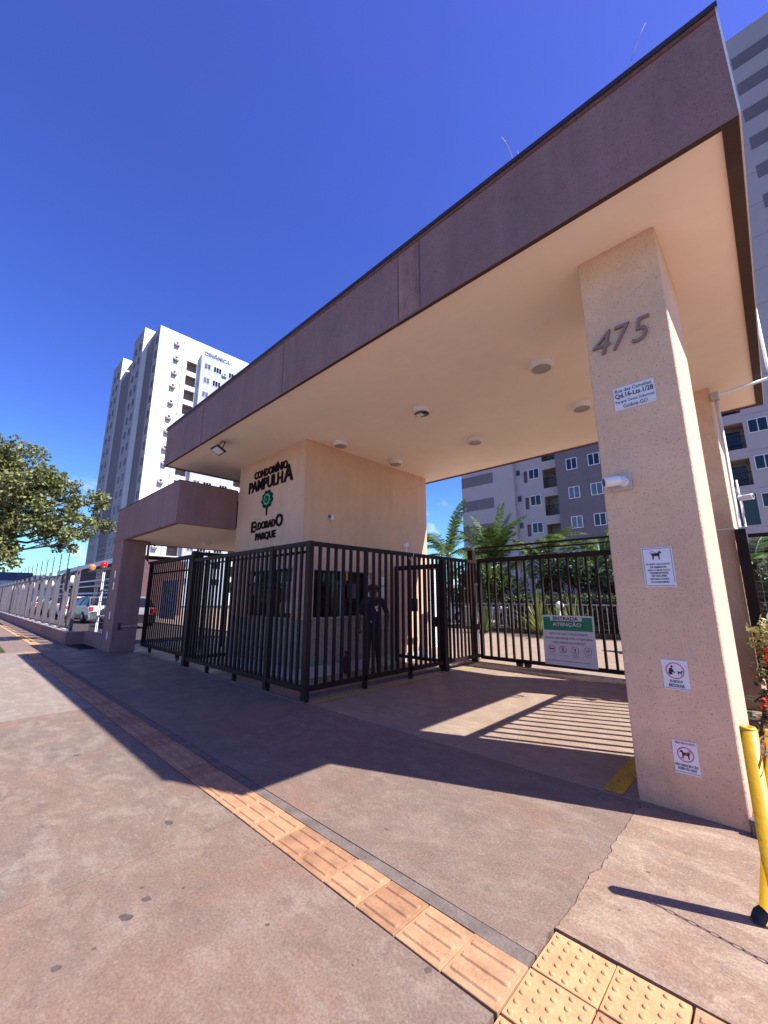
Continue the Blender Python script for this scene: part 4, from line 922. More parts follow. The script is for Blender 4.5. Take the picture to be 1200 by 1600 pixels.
# electric fence
efn = root('electric_fence', (-30, 3.4, 2.2), 'thin rods with strung wires rising above the perimeter fence', 'electric fence')
for q in range(11):
    x = -24.0-q*2.1; bm = bmesh.new(); tube(bm, [(x, 3.6, 0.4), (x, 3.6, 3.55), (x+0.08, 3.55, 3.62)], 0.018, 5)
    for zz in (2.75, 2.95, 3.15, 3.35, 3.5): box(bm, x-0.05, x+0.05, 3.58, 3.62, zz, zz+0.03)
    part('rod', bm, m_iron, efn)
for zz in (2.78, 2.98, 3.18, 3.38): 
    bm = bmesh.new(); tube(bm, [(-46, 3.6, zz), (-14.0, 3.6, zz+0.02)], 0.004, 4); part('wire', bm, m_wire, efn)
# warning lamps by the plum pillar
wl = root('exit_warning_light', (-20.0, 4.5, 0), 'orange and red warning lamps on a black bar over two white posts', 'warning light')
for x0, x1 in ((-19.75, -19.55), (-21.35, -21.23)): part('white_post', B((x0, x1, 4.45, 4.55, 0.0, 2.52)), m_alu, wl)
part('cross_piece', B((-21.23, -19.75, 4.47, 4.53, 1.70, 1.78)), m_alu, wl); part('cross_piece', B((-21.23, -19.75, 4.47, 4.53, 0.62, 0.70)), m_alu, wl)
part('bar', B((-24.1, -18.9, 4.42, 4.48, 2.62, 2.68)), m_dark, wl)
for x, mm in ((-23.4, m_orange), (-21.25, m_redl)):
    bm = bmesh.new(); lathe(bm, (x, 4.45, 2.68), [(0.13, 0.0), (0.13, 0.06)], seg=16); part('lamp_base', bm, m_dark, wl)
    bm = bmesh.new(); lathe(bm, (x, 4.45, 2.74), [(0.11, 0.0), (0.145, 0.05), (0.145, 0.14), (0.10, 0.21), (0.01, 0.24)], seg=16); part('lens', bm, mm, wl)
# globe lamps
GL = ['globe lamp nearest the orange warning light, behind the fence', 'second white globe lamp behind the left fence', 'third white globe lamp along the left fence', 'fourth white globe lamp along the left fence', 'farthest white globe lamp behind the left fence']
for q, x in enumerate((-24.7, -31.7, -38.6, -45.5, -52.5)):
    r = root('globe_lamp', (x, 4.0, 0), GL[q], 'lamp', 'globe lamps behind the perimeter fence')
    bm = bmesh.new(); tube(bm, [(x, 4.0, 0), (x, 4.0, 2.0)], 0.04, 8); part('pole', bm, m_iron, r)
    bm = bmesh.new(); lathe(bm, (x, 4.0, 2.22), [(0.07, -0.24), (0.20, -0.16), (0.26, 0.0), (0.20, 0.17), (0.06, 0.25), (0.005, 0.26)], seg=16); part('globe', bm, m_white, r)

# cars
def car(x, y, rz, paint, label, s=1.0):
    r = root('parked_car', (x, y, 0), label, 'car', 'cars parked behind the fence'); r.rotation_euler = (0, 0, rz)
    def lp(name, bm, m, sm=False):
        me = fin(bm, name, m)
        if sm:
            for p in me.polygons: p.use_smooth = True
        return link_mesh(name, me, r)
    # body: front towards +X
    prof = [(-2.05, .35, .55), (-2.08, .62, .8), (-1.95, .95, .84), (-1.3, 1.0, .87), (.0, .98, .88), (.9, .93, .87), (1.7, .82, .82), (2.02, .66, .74), (2.08, .42, .62)]
    bm = bmesh.new(); ringsA = []
    for xx, top, hw in prof:
        zlow = .22
        ringsA.append([bm.verts.new(v) for v in ((xx, -hw*.93, zlow), (xx, -hw, .45 if top > .5 else .3), (xx, -hw*.97, top-.08), (xx, -hw*.85, top), (xx, hw*.85, top), (xx, hw*.97, top-.08), (xx, hw, .45 if top > .5 else .3), (xx, hw*.93, zlow))])
    for i in range(len(ringsA)-1):
        for k in range(8): bm.faces.new((ringsA[i][k], ringsA[i+1][k], ringsA[i+1][(k+1) % 8], ringsA[i][(k+1) % 8]))
    bm.faces.new(ringsA[0]); bm.faces.new(ringsA[-1]); lp('body', bm, paint)
    cab = [(-1.85, .97, .72), (-1.45, 1.38, .60), (-.9, 1.47, .58), (.1, 1.45, .58), (.9, .97, .74)]
    bm = bmesh.new(); rs = []
    for xx, zz, hw in cab: rs.append((bm.verts.new((xx, -hw, zz)), bm.verts.new((xx, hw, zz))))
    base = [(bm.verts.new((xx, -.80, .93)), bm.verts.new((xx, .80, .93))) for xx, zz, hw in cab]
    for i in range(4):
        bm.faces.new((rs[i][0], rs[i+1][0], rs[i+1][1], rs[i][1]))
        for s_ in (0, 1): bm.faces.new((rs[i][s_], rs[i+1][s_], base[i+1][s_], base[i][s_]))
    lp('windows', bm, m_glass)
    bm = bmesh.new()
    for i in (1, 2):
        a_, b_ = cab[i], cab[i+1]
        quad(bm, ((a_[0], -a_[2]-.01, a_[1]+.008), (b_[0], -b_[2]-.01, b_[1]+.008), (b_[0], b_[2]+.01, b_[1]+.008), (a_[0], a_[2]+.01, a_[1]+.008)))
    for s_ in (-1, 1):
        for i in (0, 1, 3): 
            a_, b_ = cab[i if i != 3 else 3], cab[i+1 if i != 3 else 4]
            tube(bm, [(a_[0], s_*a_[2], a_[1]), (b_[0], s_*b_[2], b_[1])], 0.03, 5)
        tube(bm, [(-.45, s_*.585, 1.45), (-.45, s_*.8, .95)], .03, 5)
    lp('roof', bm, paint)
    for xx in (-1.3, 1.3):
        for s_ in (-1, 1):
            bm = bmesh.new(); lathe(bm, (xx, s_*.78-.1, .31), [(.2, 0), (.31, .01), (.31, .19), (.2, .2)], axis='Y', seg=18); w_ = lp('wheel', bm, m_rubber)
            bm = bmesh.new(); lathe(bm, (xx, s_*.78-.11, .31), [(.05, 0), (.19, .012), (.19, .208), (.05, .22)], axis='Y', seg=12); o = link_mesh('rim', fin(bm, 'rim', m_steel), w_)
    for s_ in (-1, 1):
        bm = bmesh.new(); box(bm, 1.85, 2.06, s_*.6-.14, s_*.6+.14, .60, .72, bevel=.02); lp('headlight', bm, m_alu)
        bm = bmesh.new(); box(bm, -2.1, -1.98, s_*.66-.1, s_*.66+.1, .66, .9, bevel=.02); lp('tail_light', bm, m_redl)
    bm = bmesh.new(); box(bm, 2.03, 2.10, -.5, .5, .34, .52, bevel=.01); lp('grille', bm, m_dark)
m_pblack = mat('black car paint', (0.02, 0.02, 0.025), 0.2, (1, 0.1), spec=0.8); m_psilver = mat('silver car paint', (0.36, 0.37, 0.40), 0.25, (1, 0.05), metallic=0.6)
m_pwhite = mat('white car paint', (0.72, 0.72, 0.72), 0.25, (1, 0.05)); m_pgrey = mat('grey car paint', (0.12, 0.12, 0.14), 0.25, (1, 0.05), metallic=0.5); m_pred = mat('wine car paint', (0.16, 0.02, 0.03), 0.25, (1, 0.05))
car(-24.6, 6.4, PI, m_pblack, 'glossy black car behind the fence next to the white warning posts')
car(-31.0, 6.2, PI+0.1, m_psilver, 'silver car parked behind the fence, left of the black car')
car(-37.0, 6.3, PI, m_pwhite, 'white car parked in the middle of the row behind the fence')
car(-42.5, 6.4, PI, m_pgrey, 'dark grey car parked beyond the white one')
car(-48, 6.4, PI, m_pred, 'wine red car near the far end of the parked row')
car(-54, 6.5, PI, m_pwhite, 'farthest parked car, white, at the end of the row')
car(-12.4, 21.5, 0.2, m_pwhite, 'white car parked inside, seen through the side fence')

# covered parking structure with slats, low house and far blocks
pk = root('slatted_shelter', (-46, 8, 0), 'low shelter with brown slatted front and white beams behind the parked cars', 'shelter')
part('wall', B((-64, -35, 9.3, 13, 0, 4.3)), m_slat, pk)
for zz, hh in ((4.24, 0.35), (2.86, 0.14), (2.36, 0.12)): part('white_beam', B((-64.2, -34.8, 9.0, 9.06, zz, zz+hh)), m_twhite, pk)
for zz in (1.7, 1.1): part('white_beam', B((-64.2, -34.8, 9.02, 9.06, zz, zz+0.16)), m_twhite, pk)
part('roof', B((-64.2, -34.8, 9.0, 13.2, 4.60, 4.66)), m_twhite, pk)
slat_me = unit_box(0.09, 0.04, 4.2, 'slat', m_slat)
for q in range(120): link_mesh('slat', slat_me, pk, Vector((-63.9+q*0.24, 9.2, 0.02)) - wloc(pk))
fb = root('blue_roofed_building', (-130, 5, 0), 'distant building with blue roof at the far left end of the fence', 'building')
part('wall', B((-140, -120, 1, 11.5, 0, 5.0)), m_twhite, fb); part('roof', B((-141, -119.5, 0, 12, 5.02, 6.7)), m_roofblue, fb)
for q in range(8): part('window', B((-119.98, -119.9, 1.5+q*1.2, 2.2+q*1.2, 2.5, 3.6)), m_glassb, fb)
fb = root('white_low_building', (-130, 16, 0), 'distant plain white low building behind the parked cars', 'building')
part('wall', B((-140, -120, 12.2, 26, 0, 5.8)), m_twhite, fb); part('roof', B((-140.5, -119.5, 12.1, 26.5, 5.82, 6.2)), m_twhite, fb)
for q in range(8): part('window', B((-119.98, -119.9, 13.0+q*1.6, 13.9+q*1.6, 3.0, 4.3)), m_glass, fb)

# ================================================================= LEFT TOWER
tw = root('white_apartment_tower', (-76, 24, 0), 'tall white apartment tower with grey recesses at left behind the gatehouse', 'apartment tower')
TX, FH = -71.4, 2.8
mY = lambda y0: (lambda u, z, d: Vector((u, y0+d, z))); mX = lambda x0: (lambda u, z, d: Vector((x0-d, u, z)))
bm = bmesh.new()
ztops = [43.72-FH*k for k in range(15)]
holes = []
for zt in ztops:
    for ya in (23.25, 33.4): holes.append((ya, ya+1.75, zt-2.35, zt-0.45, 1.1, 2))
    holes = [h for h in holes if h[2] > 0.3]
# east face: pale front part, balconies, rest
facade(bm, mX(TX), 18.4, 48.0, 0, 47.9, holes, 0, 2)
quad(bm, ((TX, 48, 0), (-92, 48, 0), (-92, 48, 47.9), (TX, 48, 47.9))); quad(bm, ((TX, 18.4, 47.9), (TX, 48, 47.9), (-92, 48, 47.9), (-92, 18.4, 47.9)))
facade(bm, mY(18.4), -78.0, TX, 0, 47.9, [], 1)
facade(bm, mX(-78.0), 17.6, 18.4, 0, 50.4, [], 0); facade(bm, mX(-78.0), 18.4, 24, 47.9, 50.4, [], 0)
facade(bm, mY(17.6), -84.2, -78.0, 0, 50.4, [], 1)
quad(bm, ((-84.2, 17.6, 50.4), (-78, 17.6, 50.4), (-78, 24, 50.4), (-84.2, 24, 50.4)))
facade(bm, mY(17.9), -92.2, -84.2, 0, 45.2, [], 3)
quad(bm, ((-92.2, 17.9, 45.2), (-84.2, 17.9, 45.2), (-84.2, 24, 45.2), (-92.2, 24, 45.2)), 3)
quad(bm, ((-84.2, 17.6, 0), (-84.2, 24, 0), (-84.2, 24, 50.4), (-84.2, 17.6, 50.4)), 1)
facade(bm, mX(-92.2), 17.6, 17.9, 0, 50.4, [], 0)
facade(bm, mX(-92.2), 17.9, 24, 45.2, 50.4, [], 0)
facade(bm, mY(17.6), -99.2, -92.2, 0, 50.4, [], 1)
quad(bm, ((-99.2, 17.6, 0), (-99.2, 24, 0), (-99.2, 24, 50.4), (-99.2, 17.6, 50.4)))
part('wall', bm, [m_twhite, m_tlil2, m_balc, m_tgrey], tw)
part('grey_panel', B((-77.98, -73.97, 18.37, 18.398, 0, 47.0)), m_tgrey, tw)
part('grey_panel', B((TX+0.002, TX+0.9, 25.4, 33.2, 0, 45.2)), m_tgreyl, tw)
part('grey_panel', B((TX+0.002, TX+0.9, 35.6, 48.0, 0, 45.2)), m_tgreyl, tw)
def winmesh(w_, h_, n, frame, glass, th=0.045, face='-Y', dep=0.05):
    """window as frame mesh + pane mesh, origin lower-left, face plane at 0"""
    bxs = [(0, th, 0, h_), (w_-th, w_, 0, h_), (th, w_-th, 0, th), (th, w_-th, h_-th, h_)] + [(w_*k/n-th/2, w_*k/n+th/2, th, h_-th) for k in range(1, n)]
    bm = bmesh.new(); bg_ = bmesh.new()
    for a_, b_, c_, d_ in bxs:
        if face == '-Y': box(bm, a_, b_, -dep, -0.001, c_, d_)
        else: box(bm, 0.001, dep, a_, b_, c_, d_)
    if face == '-Y': box(bg_, th, w_-th, -dep*0.3, -0.002, th, h_-th)
    else: box(bg_, 0.002, dep*0.3, th, w_-th, th, h_-th)
    return fin(bm, 'window', frame), fin(bg_, 'pane', glass)
def putwin(ms, parent, loc):
    o = link_mesh('window', ms[0], parent, Vector(loc) - wloc(parent)); link_mesh('pane', ms[1], o); return o
W1 = winmesh(0.85, 1.25, 1, m_winshade, m_winshade)
W2 = winmesh(1.15, 1.15, 2, m_alu, m_glassb, face='+X'); W2b = winmesh(1.5, 1.15, 3, m_alu, m_glass, face='+X')
for k in range(16):
    zz = 45.4-FH*k
    if zz < 1: continue
    for x in (-72.95,): putwin(W1, tw, (x, 18.398, zz-0.5))
    for x in (-80.0, -82.6): putwin(W1, tw, (x, 17.598, zz+1.5-0.5))
    for x in (-94.7, -97.3): putwin(W1, tw, (x, 17.598, zz+1.5-0.5))
for k in range(15):
    zt = 43.72-FH*k
    if zt < 1.6: continue
    putwin(W2, tw, (TX+0.9, 26.0, zt-1.15)); putwin(W2b, tw, (TX+0.9, 27.7, zt-1.15)); putwin(W2b, tw, (TX+0.9, 30.6, zt-1.15))
    putwin(W2, tw, (TX+0.9, 36.2, zt-1.15)); putwin(W2b, tw, (TX+0.9, 38.2, zt-1.15)); putwin(W2b, tw, (TX+0.9, 41.0, zt-1.15))
# facade joints on the white face and AC units
jm = fin(B((0, 0.012, 0, 4.8, 0, 0.08)), 'facade_joint', m_joint)
for k in range(17): link_mesh('facade_joint', jm, tw, Vector((TX+0.001, 18.42, 46.6-FH*k)) - wloc(tw))
part('rain_pipe', B((TX+0.001, TX+0.08, 22.45, 22.52, 0, 47.9)), m_joint, tw)
bm = bmesh.new(); box(bm, 0, 0.36, 0, 0.85, 0, 0.6, bevel=0.02); acm = fin(bm, 'air_conditioner', m_white)
bm = bmesh.new(); box(bm, 0, 0.45, 0.05, 0.8, -0.32, -0.02); acb = fin(bm, 'bracket_tray', m_tgrey)
bm = bmesh.new(); lathe(bm, (0.362, 0.36, 0.3), [(0.23, 0), (0.23, 0.01), (0.03, 0.012)], axis='X', seg=12); acf = fin(bm, 'fan', m_dark)
for k in range(16):
    zz = 45.4-FH*k+random.choice((0, 0, 0.25, -0.2)); o = link_mesh('air_conditioner', acm, tw, Vector((TX+0.002, 20.85+random.uniform(-.15, .15), zz)) - wloc(tw))
    link_mesh('bracket_tray', acb, o); link_mesh('fan', acf, o)
for k in range(14):
    if k % 3 != 1:
        o = link_mesh('air_conditioner', acm, tw, Vector((TX+0.905, 29.4, 42.4-FH*k)) - wloc(tw)); link_mesh('fan', acf, o)
rail_me = fin(B(*[(0, 0.04, q*0.175, q*0.175+0.03, 0, 1.0) for q in range(11)], (0, 0.05, 0, 1.75, 1.0, 1.05)), 'balcony_rail', m_iron)
for h in holes: link_mesh('balcony_rail', rail_me, tw, Vector((TX-0.1, h[0], h[2])) - wloc(tw))
m_blsign = mat('blue grey sign letters', (0.06, 0.08, 0.24), 0.5, (1, 0.05))
sgn = root('tower_sign', (TX, 28.6, 45.5), 'blue grey roof lettering DINÂMICA along the top of the white tower', 'sign')
text_on('lettering', 'DINÂMICA', sgn, m_blsign, '+X', 26.2, 45.75, 4.9, 1.05, TX+0.06, ext=0.05, bold=0.045)
for y in (30.0, 28.2): part('antenna', B((TX-1, TX-0.95, y, y+0.05, 47.9, 49.6)), m_iron, tw)

# ================================================================= BACK BUILDING
bb = root('grey_apartment_block', (-8, 42, 0), 'long lilac and slate apartment block with balconies behind the canopy', 'apartment block')
Y0 = 39.0
bm = bmesh.new()
fl_z = [13.78+FH*k for k in range(-4, 12)]
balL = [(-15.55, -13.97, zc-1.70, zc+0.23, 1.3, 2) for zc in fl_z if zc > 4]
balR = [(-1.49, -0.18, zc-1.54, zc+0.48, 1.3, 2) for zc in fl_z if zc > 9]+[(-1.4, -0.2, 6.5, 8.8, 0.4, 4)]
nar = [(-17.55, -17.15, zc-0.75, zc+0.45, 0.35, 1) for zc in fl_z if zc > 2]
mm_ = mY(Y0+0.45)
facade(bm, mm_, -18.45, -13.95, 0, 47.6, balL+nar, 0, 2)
facade(bm, mY(Y0), -24.8, -18.45, 0, 48.2, [], 0)
quad(bm, ((-18.45, Y0, 0), (-18.45, Y0+0.45, 0), (-18.45, Y0+0.45, 48.2), (-18.45, Y0, 48.2)), 0)
facade(bm, mY(Y0-0.3), -13.95, -1.62, 0, 47.6, [], 3)
quad(bm, ((-13.95, Y0-0.3, 0), (-13.95, Y0+0.45, 0), (-13.95, Y0+0.45, 47.6), (-13.95, Y0-0.3, 47.6)), 3)
facade(bm, mY(Y0), -1.62, 1.9, 0, 47.6, balR, 0, 2)
facade(bm, mY(Y0), 1.9, 9.0, 0, 48.2, [], 0)
quad(bm, ((-24.8, Y0, 0), (-24.8, Y0+16, 0), (-24.8, Y0+16, 48.2), (-24.8, Y0, 48.2)), 0)
quad(bm, ((9, Y0, 0), (9, Y0+16, 0), (9, Y0+16, 48.2), (9, Y0, 48.2)), 0)
quad(bm, ((-24.8, Y0+0.5, 47.6), (9, Y0+0.5, 47.6), (9, Y0+16, 47.6), (-24.8, Y0+16, 47.6)), 0)
part('wall', bm, [m_tlil, m_tgrey, m_balc, m_tgreyb, m_glass], bb)
st = fin(B((0, 3.95, -0.03, -0.001, 0, 1.17)), 'stripe_panel', m_tgreyb); st2 = fin(B((0, 5.55, -0.03, -0.001, 0, 1.2)), 'stripe_panel', m_tgreyb)
for k in range(-3, 13): link_mesh('stripe_panel', st, bb, Vector((-24.79, Y0, 10.86+FH*k)) - wloc(bb))
for k in range(0, 14): link_mesh('stripe_panel', st2, bb, Vector((3.45, Y0, 46.05-1.2-FH*k)) - wloc(bb))
jm2 = fin(B((0, 7.05, -0.012, -0.001, 0, 0.03)), 'facade_joint', m_joint)
for k in range(-4, 12):
    zz = 13.78+FH*k+0.95
    link_mesh('facade_joint', jm2, bb, Vector((1.92, Y0, zz)) - wloc(bb))
    part('facade_joint', B((-13.94, -1.63, Y0-0.312, Y0-0.301, zz, zz+0.03)), m_tgreyb, bb)
    part('facade_joint', B((-0.15, 1.9, Y0-0.012, Y0-0.001, zz, zz+0.03)), m_joint, bb)
W3 = winmesh(1.0, 1.12, 2, m_alu, m_glassb, 0.06); W3b = winmesh(1.0, 1.12, 2, m_alu, m_glass, 0.06); W4 = winmesh(0.42, 0.6, 1, m_tgrey, m_glass, 0.04); W5 = winmesh(1.1, 1.05, 2, m_alu, m_glass, 0.05)
random.seed(4)
for zc in fl_z:
    for x in (-12.95, -11.0, -7.6, -5.0, -3.1): putwin(random.choice((W3, W3b)), bb, (x, Y0-0.3, zc-0.56))
    putwin(W5, bb, (-17.0, Y0+0.45, zc-0.50)); putwin(W4, bb, (-18.32, Y0+0.45, zc+0.15))
    putwin(random.choice((W5, W5)), bb, (0.07, Y0, zc-0.50)); 
rail2 = fin(B(*[(q*0.13, q*0.13+0.025, 0, 0.03, 0, 0.95) for q in range(13)], (0, 1.58, 0, 0.04, 0.95, 1.0), (0, 1.58, 0, 0.04, 0.05, 0.08)), 'balcony_rail', m_iron)
rail3 = fin(B(*[(q*0.13, q*0.13+0.025, 0, 0.03, 0, 0.95) for q in range(10)], (0, 1.31, 0, 0.04, 0.95, 1.0), (0, 1.31, 0, 0.04, 0.05, 0.08)), 'balcony_rail', m_iron)
dm = fin(B((0, 0.85, 0, 0.03, 0, 1.75)), 'balcony_door', m_glassb); dk = fin(B((0, 0.85, 0, 0.03, 0, 1.75)), 'balcony_door', m_glass)
for h in balL:
    link_mesh('balcony_rail', rail2, bb, Vector((h[0], Y0+0.47, h[2])) - wloc(bb)); link_mesh('balcony_door', random.choice((dm, dk)), bb, Vector((h[0]+random.choice((.1, .6)), Y0+1.70, h[2])) - wloc(bb))
for h in balR[:-1]:
    link_mesh('balcony_rail', rail3, bb, Vector((h[0], Y0+0.02, h[2])) - wloc(bb)); link_mesh('balcony_door', dk, bb, Vector((h[0]+.2, Y0+1.25, h[2])) - wloc(bb))

# ================================================================= INSIDE: BEDS, HEDGES, PALMS
bd = root('soil', (0.8, 6.4, 0), kind='structure')
part('bed_soil', B((-0.33, 1.5, 3.72, 7.5, -0.05, 0.06)), m_soil, bd)
part('bed_kerb', B((-0.33, 1.5, 3.66, 3.715, -0.05, 0.09)), m_mortar, bd)
fl_ = root('red_flower_bush', (-0.02, 6.2, 0.05), 'low bush with bright red flowers beside the number pillar', 'bush'); random.seed(5)
bm = bmesh.new(); bf = bmesh.new()
for _ in range(13):
    c = (random.uniform(-0.2, 0.75), random.uniform(4.9, 6.9), random.uniform(0.25, 0.62)); leaf_cloud(bm, c, 0.28, 160, 0.09, 0.035, 1)
for _ in range(42):
    c = Vector((random.uniform(-0.22, 0.7), random.uniform(4.7, 6.8), random.uniform(0.45, 0.85)))
    for q in range(26): leaf(bf, c+rvec()*0.05, rvec(), rvec(), 0.035, 0.026)
part('foliage', bm, m_leafC, fl_, kind='stuff'); part('flowers', bf, m_flower, fl_, kind='stuff')
va = root('variegated_bush', (-0.05, 7.1, 0.05), 'cream and yellow leaved bush in front of the rear pillar', 'bush')
bm = bmesh.new()
for _ in range(9): leaf_cloud(bm, (random.uniform(-0.4, 0.35), random.uniform(6.9, 7.35), random.uniform(0.3, 1.12)), 0.18, 120, 0.08, 0.04, 1)
part('foliage', bm, m_leafY, va, kind='stuff')
mfence = root('mesh_fence', (2, 7.6, 0), 'dark framed wire mesh fence right of the rear pillar', 'fence')
part('post', B((-0.33, -0.21, 7.42, 7.50, 0.42, 2.38)), m_iron, mfence); part('top_rail', B((-0.2, 4.5, 7.58, 7.63, 2.27, 2.32)), m_iron, mfence); part('bottom_rail', B((-0.2, 4.5, 7.58, 7.63, 0.3, 0.34)), m_iron, mfence)
bm = bmesh.new()
for q in range(60): box(bm, -0.15+q*0.075, -0.146+q*0.075, 7.60, 7.604, 0.34, 2.27)
for q in range(14): box(bm, -0.2, 4.5, 7.605, 7.609, 0.4+q*0.14, 0.404+q*0.14)
part('wire_mesh', bm, m_wire, mfence, kind='stuff')
random.seed(21)
hedge('hedge', -0.15, 4.0, 9.4, 10.6, 0.0, 2.0, 'dark hedge seen through the wire mesh at the right edge', 'hedge', 5000, m_leafC, 0.11, 0.05)
hedge('clipped_hedge', -8.6, -2.0, 16.4, 17.6, 0.0, 1.45, 'long dark hedge behind the rail fence past the entrance gate', 'hedge', 9000, m_leafC)
hedge('boundary_hedge', -13.0, -9.6, 9.5, 10.8, 0.0, 1.9, 'dark hedge behind the left sliding gate', 'hedge', 7000, m_leafC, 0.12, 0.06)
rfn = root('garden_rail_fence', (-6, 16, 0), 'low pale metal rail fence in front of the long hedge', 'fence')
part('top_rail', B((-14.0, 0, 16.0, 16.04, 1.15, 1.19)), m_wire, rfn); part('bottom_rail', B((-14.0, 0, 16.0, 16.04, 0.06, 0.2)), m_dark, rfn)
pm = unit_box(0.02, 0.02, 1.0, 'picket', m_wire)
bars(rfn, pm, 'picket', [(-13.9+k*0.16, 16.02) for k in range(87)], 0.18)
palm(-14.2, 20.5, 3.9, 3.6, 16, 'graceful palm with long arching fronds beside the booth', 1.0, seed=2, leafl=0.62)
palm(-10.6, 19.5, 3.1, 3.2, 26, 'dense upright palm in the middle of the driveway view', 1.05, seed=5, leafl=0.5)
palm(-8.4, 20.5, 3.3, 3.0, 18, 'palm with silvery arching fronds left of the grey windows', 0.8, seed=8, leafl=0.5)
palm(-5.5, 19.8, 2.8, 2.6, 16, 'shorter palm close to the number pillar', 0.85, seed=9, leafl=0.45)
palm(-0.35, 13.4, 2.2, 1.6, 11, 'small palm behind the wire mesh at the right edge', 0.85, seed=12, leafl=0.35, group='palms behind the entrance gate')
random.seed(31)
for (x, y, h, lab, sd_) in ((-9.3, 18.5, 2.6, 'rounded garden tree behind the gate, left of the notice', 41), (-6.6, 18.8, 2.7, 'dark garden tree behind the ENTRADA notice', 42), (-12.3, 18.8, 2.4, 'garden tree behind the side fence', 43), (-4.3, 18.4, 2.9, 'dark garden tree touching the number pillar edge', 44)):
    tree(x, y, h*1.2, [(x+random.uniform(-1, 1), y+random.uniform(-.6, .6), h*random.uniform(.55, 1.05), random.uniform(.5, .85)) for _ in range(7)], lab, sd_, 1300, 0.17, 0.07, m_leafC if sd_ % 2 == 0 else m_leafB, 0.08, group='garden trees behind the gate')
spiky(-9.0, 15.5, 0, 1.5, 70, 'spiky agave like plant before the rail fence', m_leafB, 3, 0.07)
spiky(-6.7, 15.55, 0, 1.9, 110, 'bright yellow green spiky plant behind the notice', m_leafD, 4, 0.05)
spiky(-5.5, 15.55, 0, 1.75, 90, 'yellow green spiky plant right of the small globe lamp', m_leafD, 6, 0.05)
r = root('globe_lamp', (-6.0, 15.8, 0), 'small white globe lamp above the ENTRADA notice', 'lamp')
bm = bmesh.new(); tube(bm, [(-6.0, 15.8, 0), (-6.0, 15.8, 1.0)], 0.04, 8); part('pole', bm, m_white, r)
bm = bmesh.new(); lathe(bm, (-6.0, 15.8, 1.15), [(0.05, -0.15), (0.12, -0.09), (0.15, 0.0), (0.11, 0.1), (0.01, 0.15)], seg=14); part('globe', bm, m_white, r)
# white tiled service hut lit by the sun behind the side fence
hut = root('service_hut', (-7.6, 11, 0), 'white tiled wall seen in sun through the side fence bars', 'hut')
part('wall', B((-9.0, -7.4, 9.3, 10.35, 0, 2.35)), m_twhite, hut); part('roof', B((-9.1, -7.3, 9.2, 10.45, 2.352, 2.45)), m_plinth, hut)
for k in range(28): part('tile_course', B((-7.398, -7.385, 9.32, 10.33, 0.03+k*0.083, 0.10+k*0.083)), m_white, hut)
wc = root('white_columns_shelter', (-13, 15, 0), 'small white shelter with posts beyond the side fence', 'shelter')
part('roof', B((-14.5, -11.2, 13.2, 15.2, 1.9, 2.2)), m_twhite, wc)
for x in (-14.3, -12.8, -11.4): part('column', B((x-.08, x+.08, 13.3, 13.5, 0, 1.898)), m_twhite, wc)
part('back_wall', B((-14.5, -11.2, 15.1, 15.198, 0, 1.898)), m_tgrey, wc)

# ================================================================= THINGS AT THE BOOTH
it = root('intercom', (-6.98, 4.2, 1.0), 'black hooded intercom on the booth front behind the fence bars', 'intercom')
part('intercom_body', B((-7.25, -6.95, 4.15, 4.459, 1.35, 1.62), bevel=0.02), m_dark, it)
part('hood', B((-7.40, -6.85, 3.95, 4.459, 1.66, 1.70), bevel=0.01), m_dark, it)
part('screen', B((-7.20, -7.0, 4.142, 4.149, 1.42, 1.56)), m_glass, it)
im = root('fence_mirror', (-7.9, 3.95, 1.6), 'small round white device fixed behind the front fence bars', 'sensor')
bm = bmesh.new(); lathe(bm, (-8.0, 4.40, 1.82), [(0.07, 0.0), (0.07, 0.03), (0.02, 0.05)], axis='Y', seg=14); part('disc', bm, m_white, im)
part('box_body', B((-8.06, -7.93, 4.40, 4.459, 1.5, 1.72)), m_tgrey, im)
cn_ = root('card_reader', (-6.2, 5.6, 1.2), 'dark reader box with a yellow tag on the booth side window', 'card reader')
part('reader_box', B((-6.42, -6.36, 5.62, 5.86, 1.42, 1.72), bevel=0.01), m_iron2, cn_); part('yellow_tag', B((-6.42, -6.40, 5.58, 5.62, 1.78, 1.98)), m_yel, cn_)
ntc = root('wall_notices', (-6.42, 6.8, 1.6), 'two white paper notices on the booth side wall', 'notice')
part('paper', B((-6.428, -6.422, 6.62, 6.82, 1.45, 1.68)), m_white, ntc); part('paper', B((-6.428, -6.422, 6.60, 6.80, 1.72, 1.90)), m_white, ntc)
fx_ = root('fire_extinguisher', (-6.2, 5.45, 0), 'red fire extinguisher on the floor by the booth wall', 'extinguisher')
bm = bmesh.new(); lathe(bm, (-6.2, 5.45, 0.03), [(0.05, 0), (0.06, 0.02), (0.06, 0.27), (0.03, 0.33), (0.02, 0.36)], seg=14); part('cylinder', bm, m_cap, fx_)
part('valve', B((-6.24, -6.14, 5.43, 5.47, 0.39, 0.43)), m_dark, fx_)

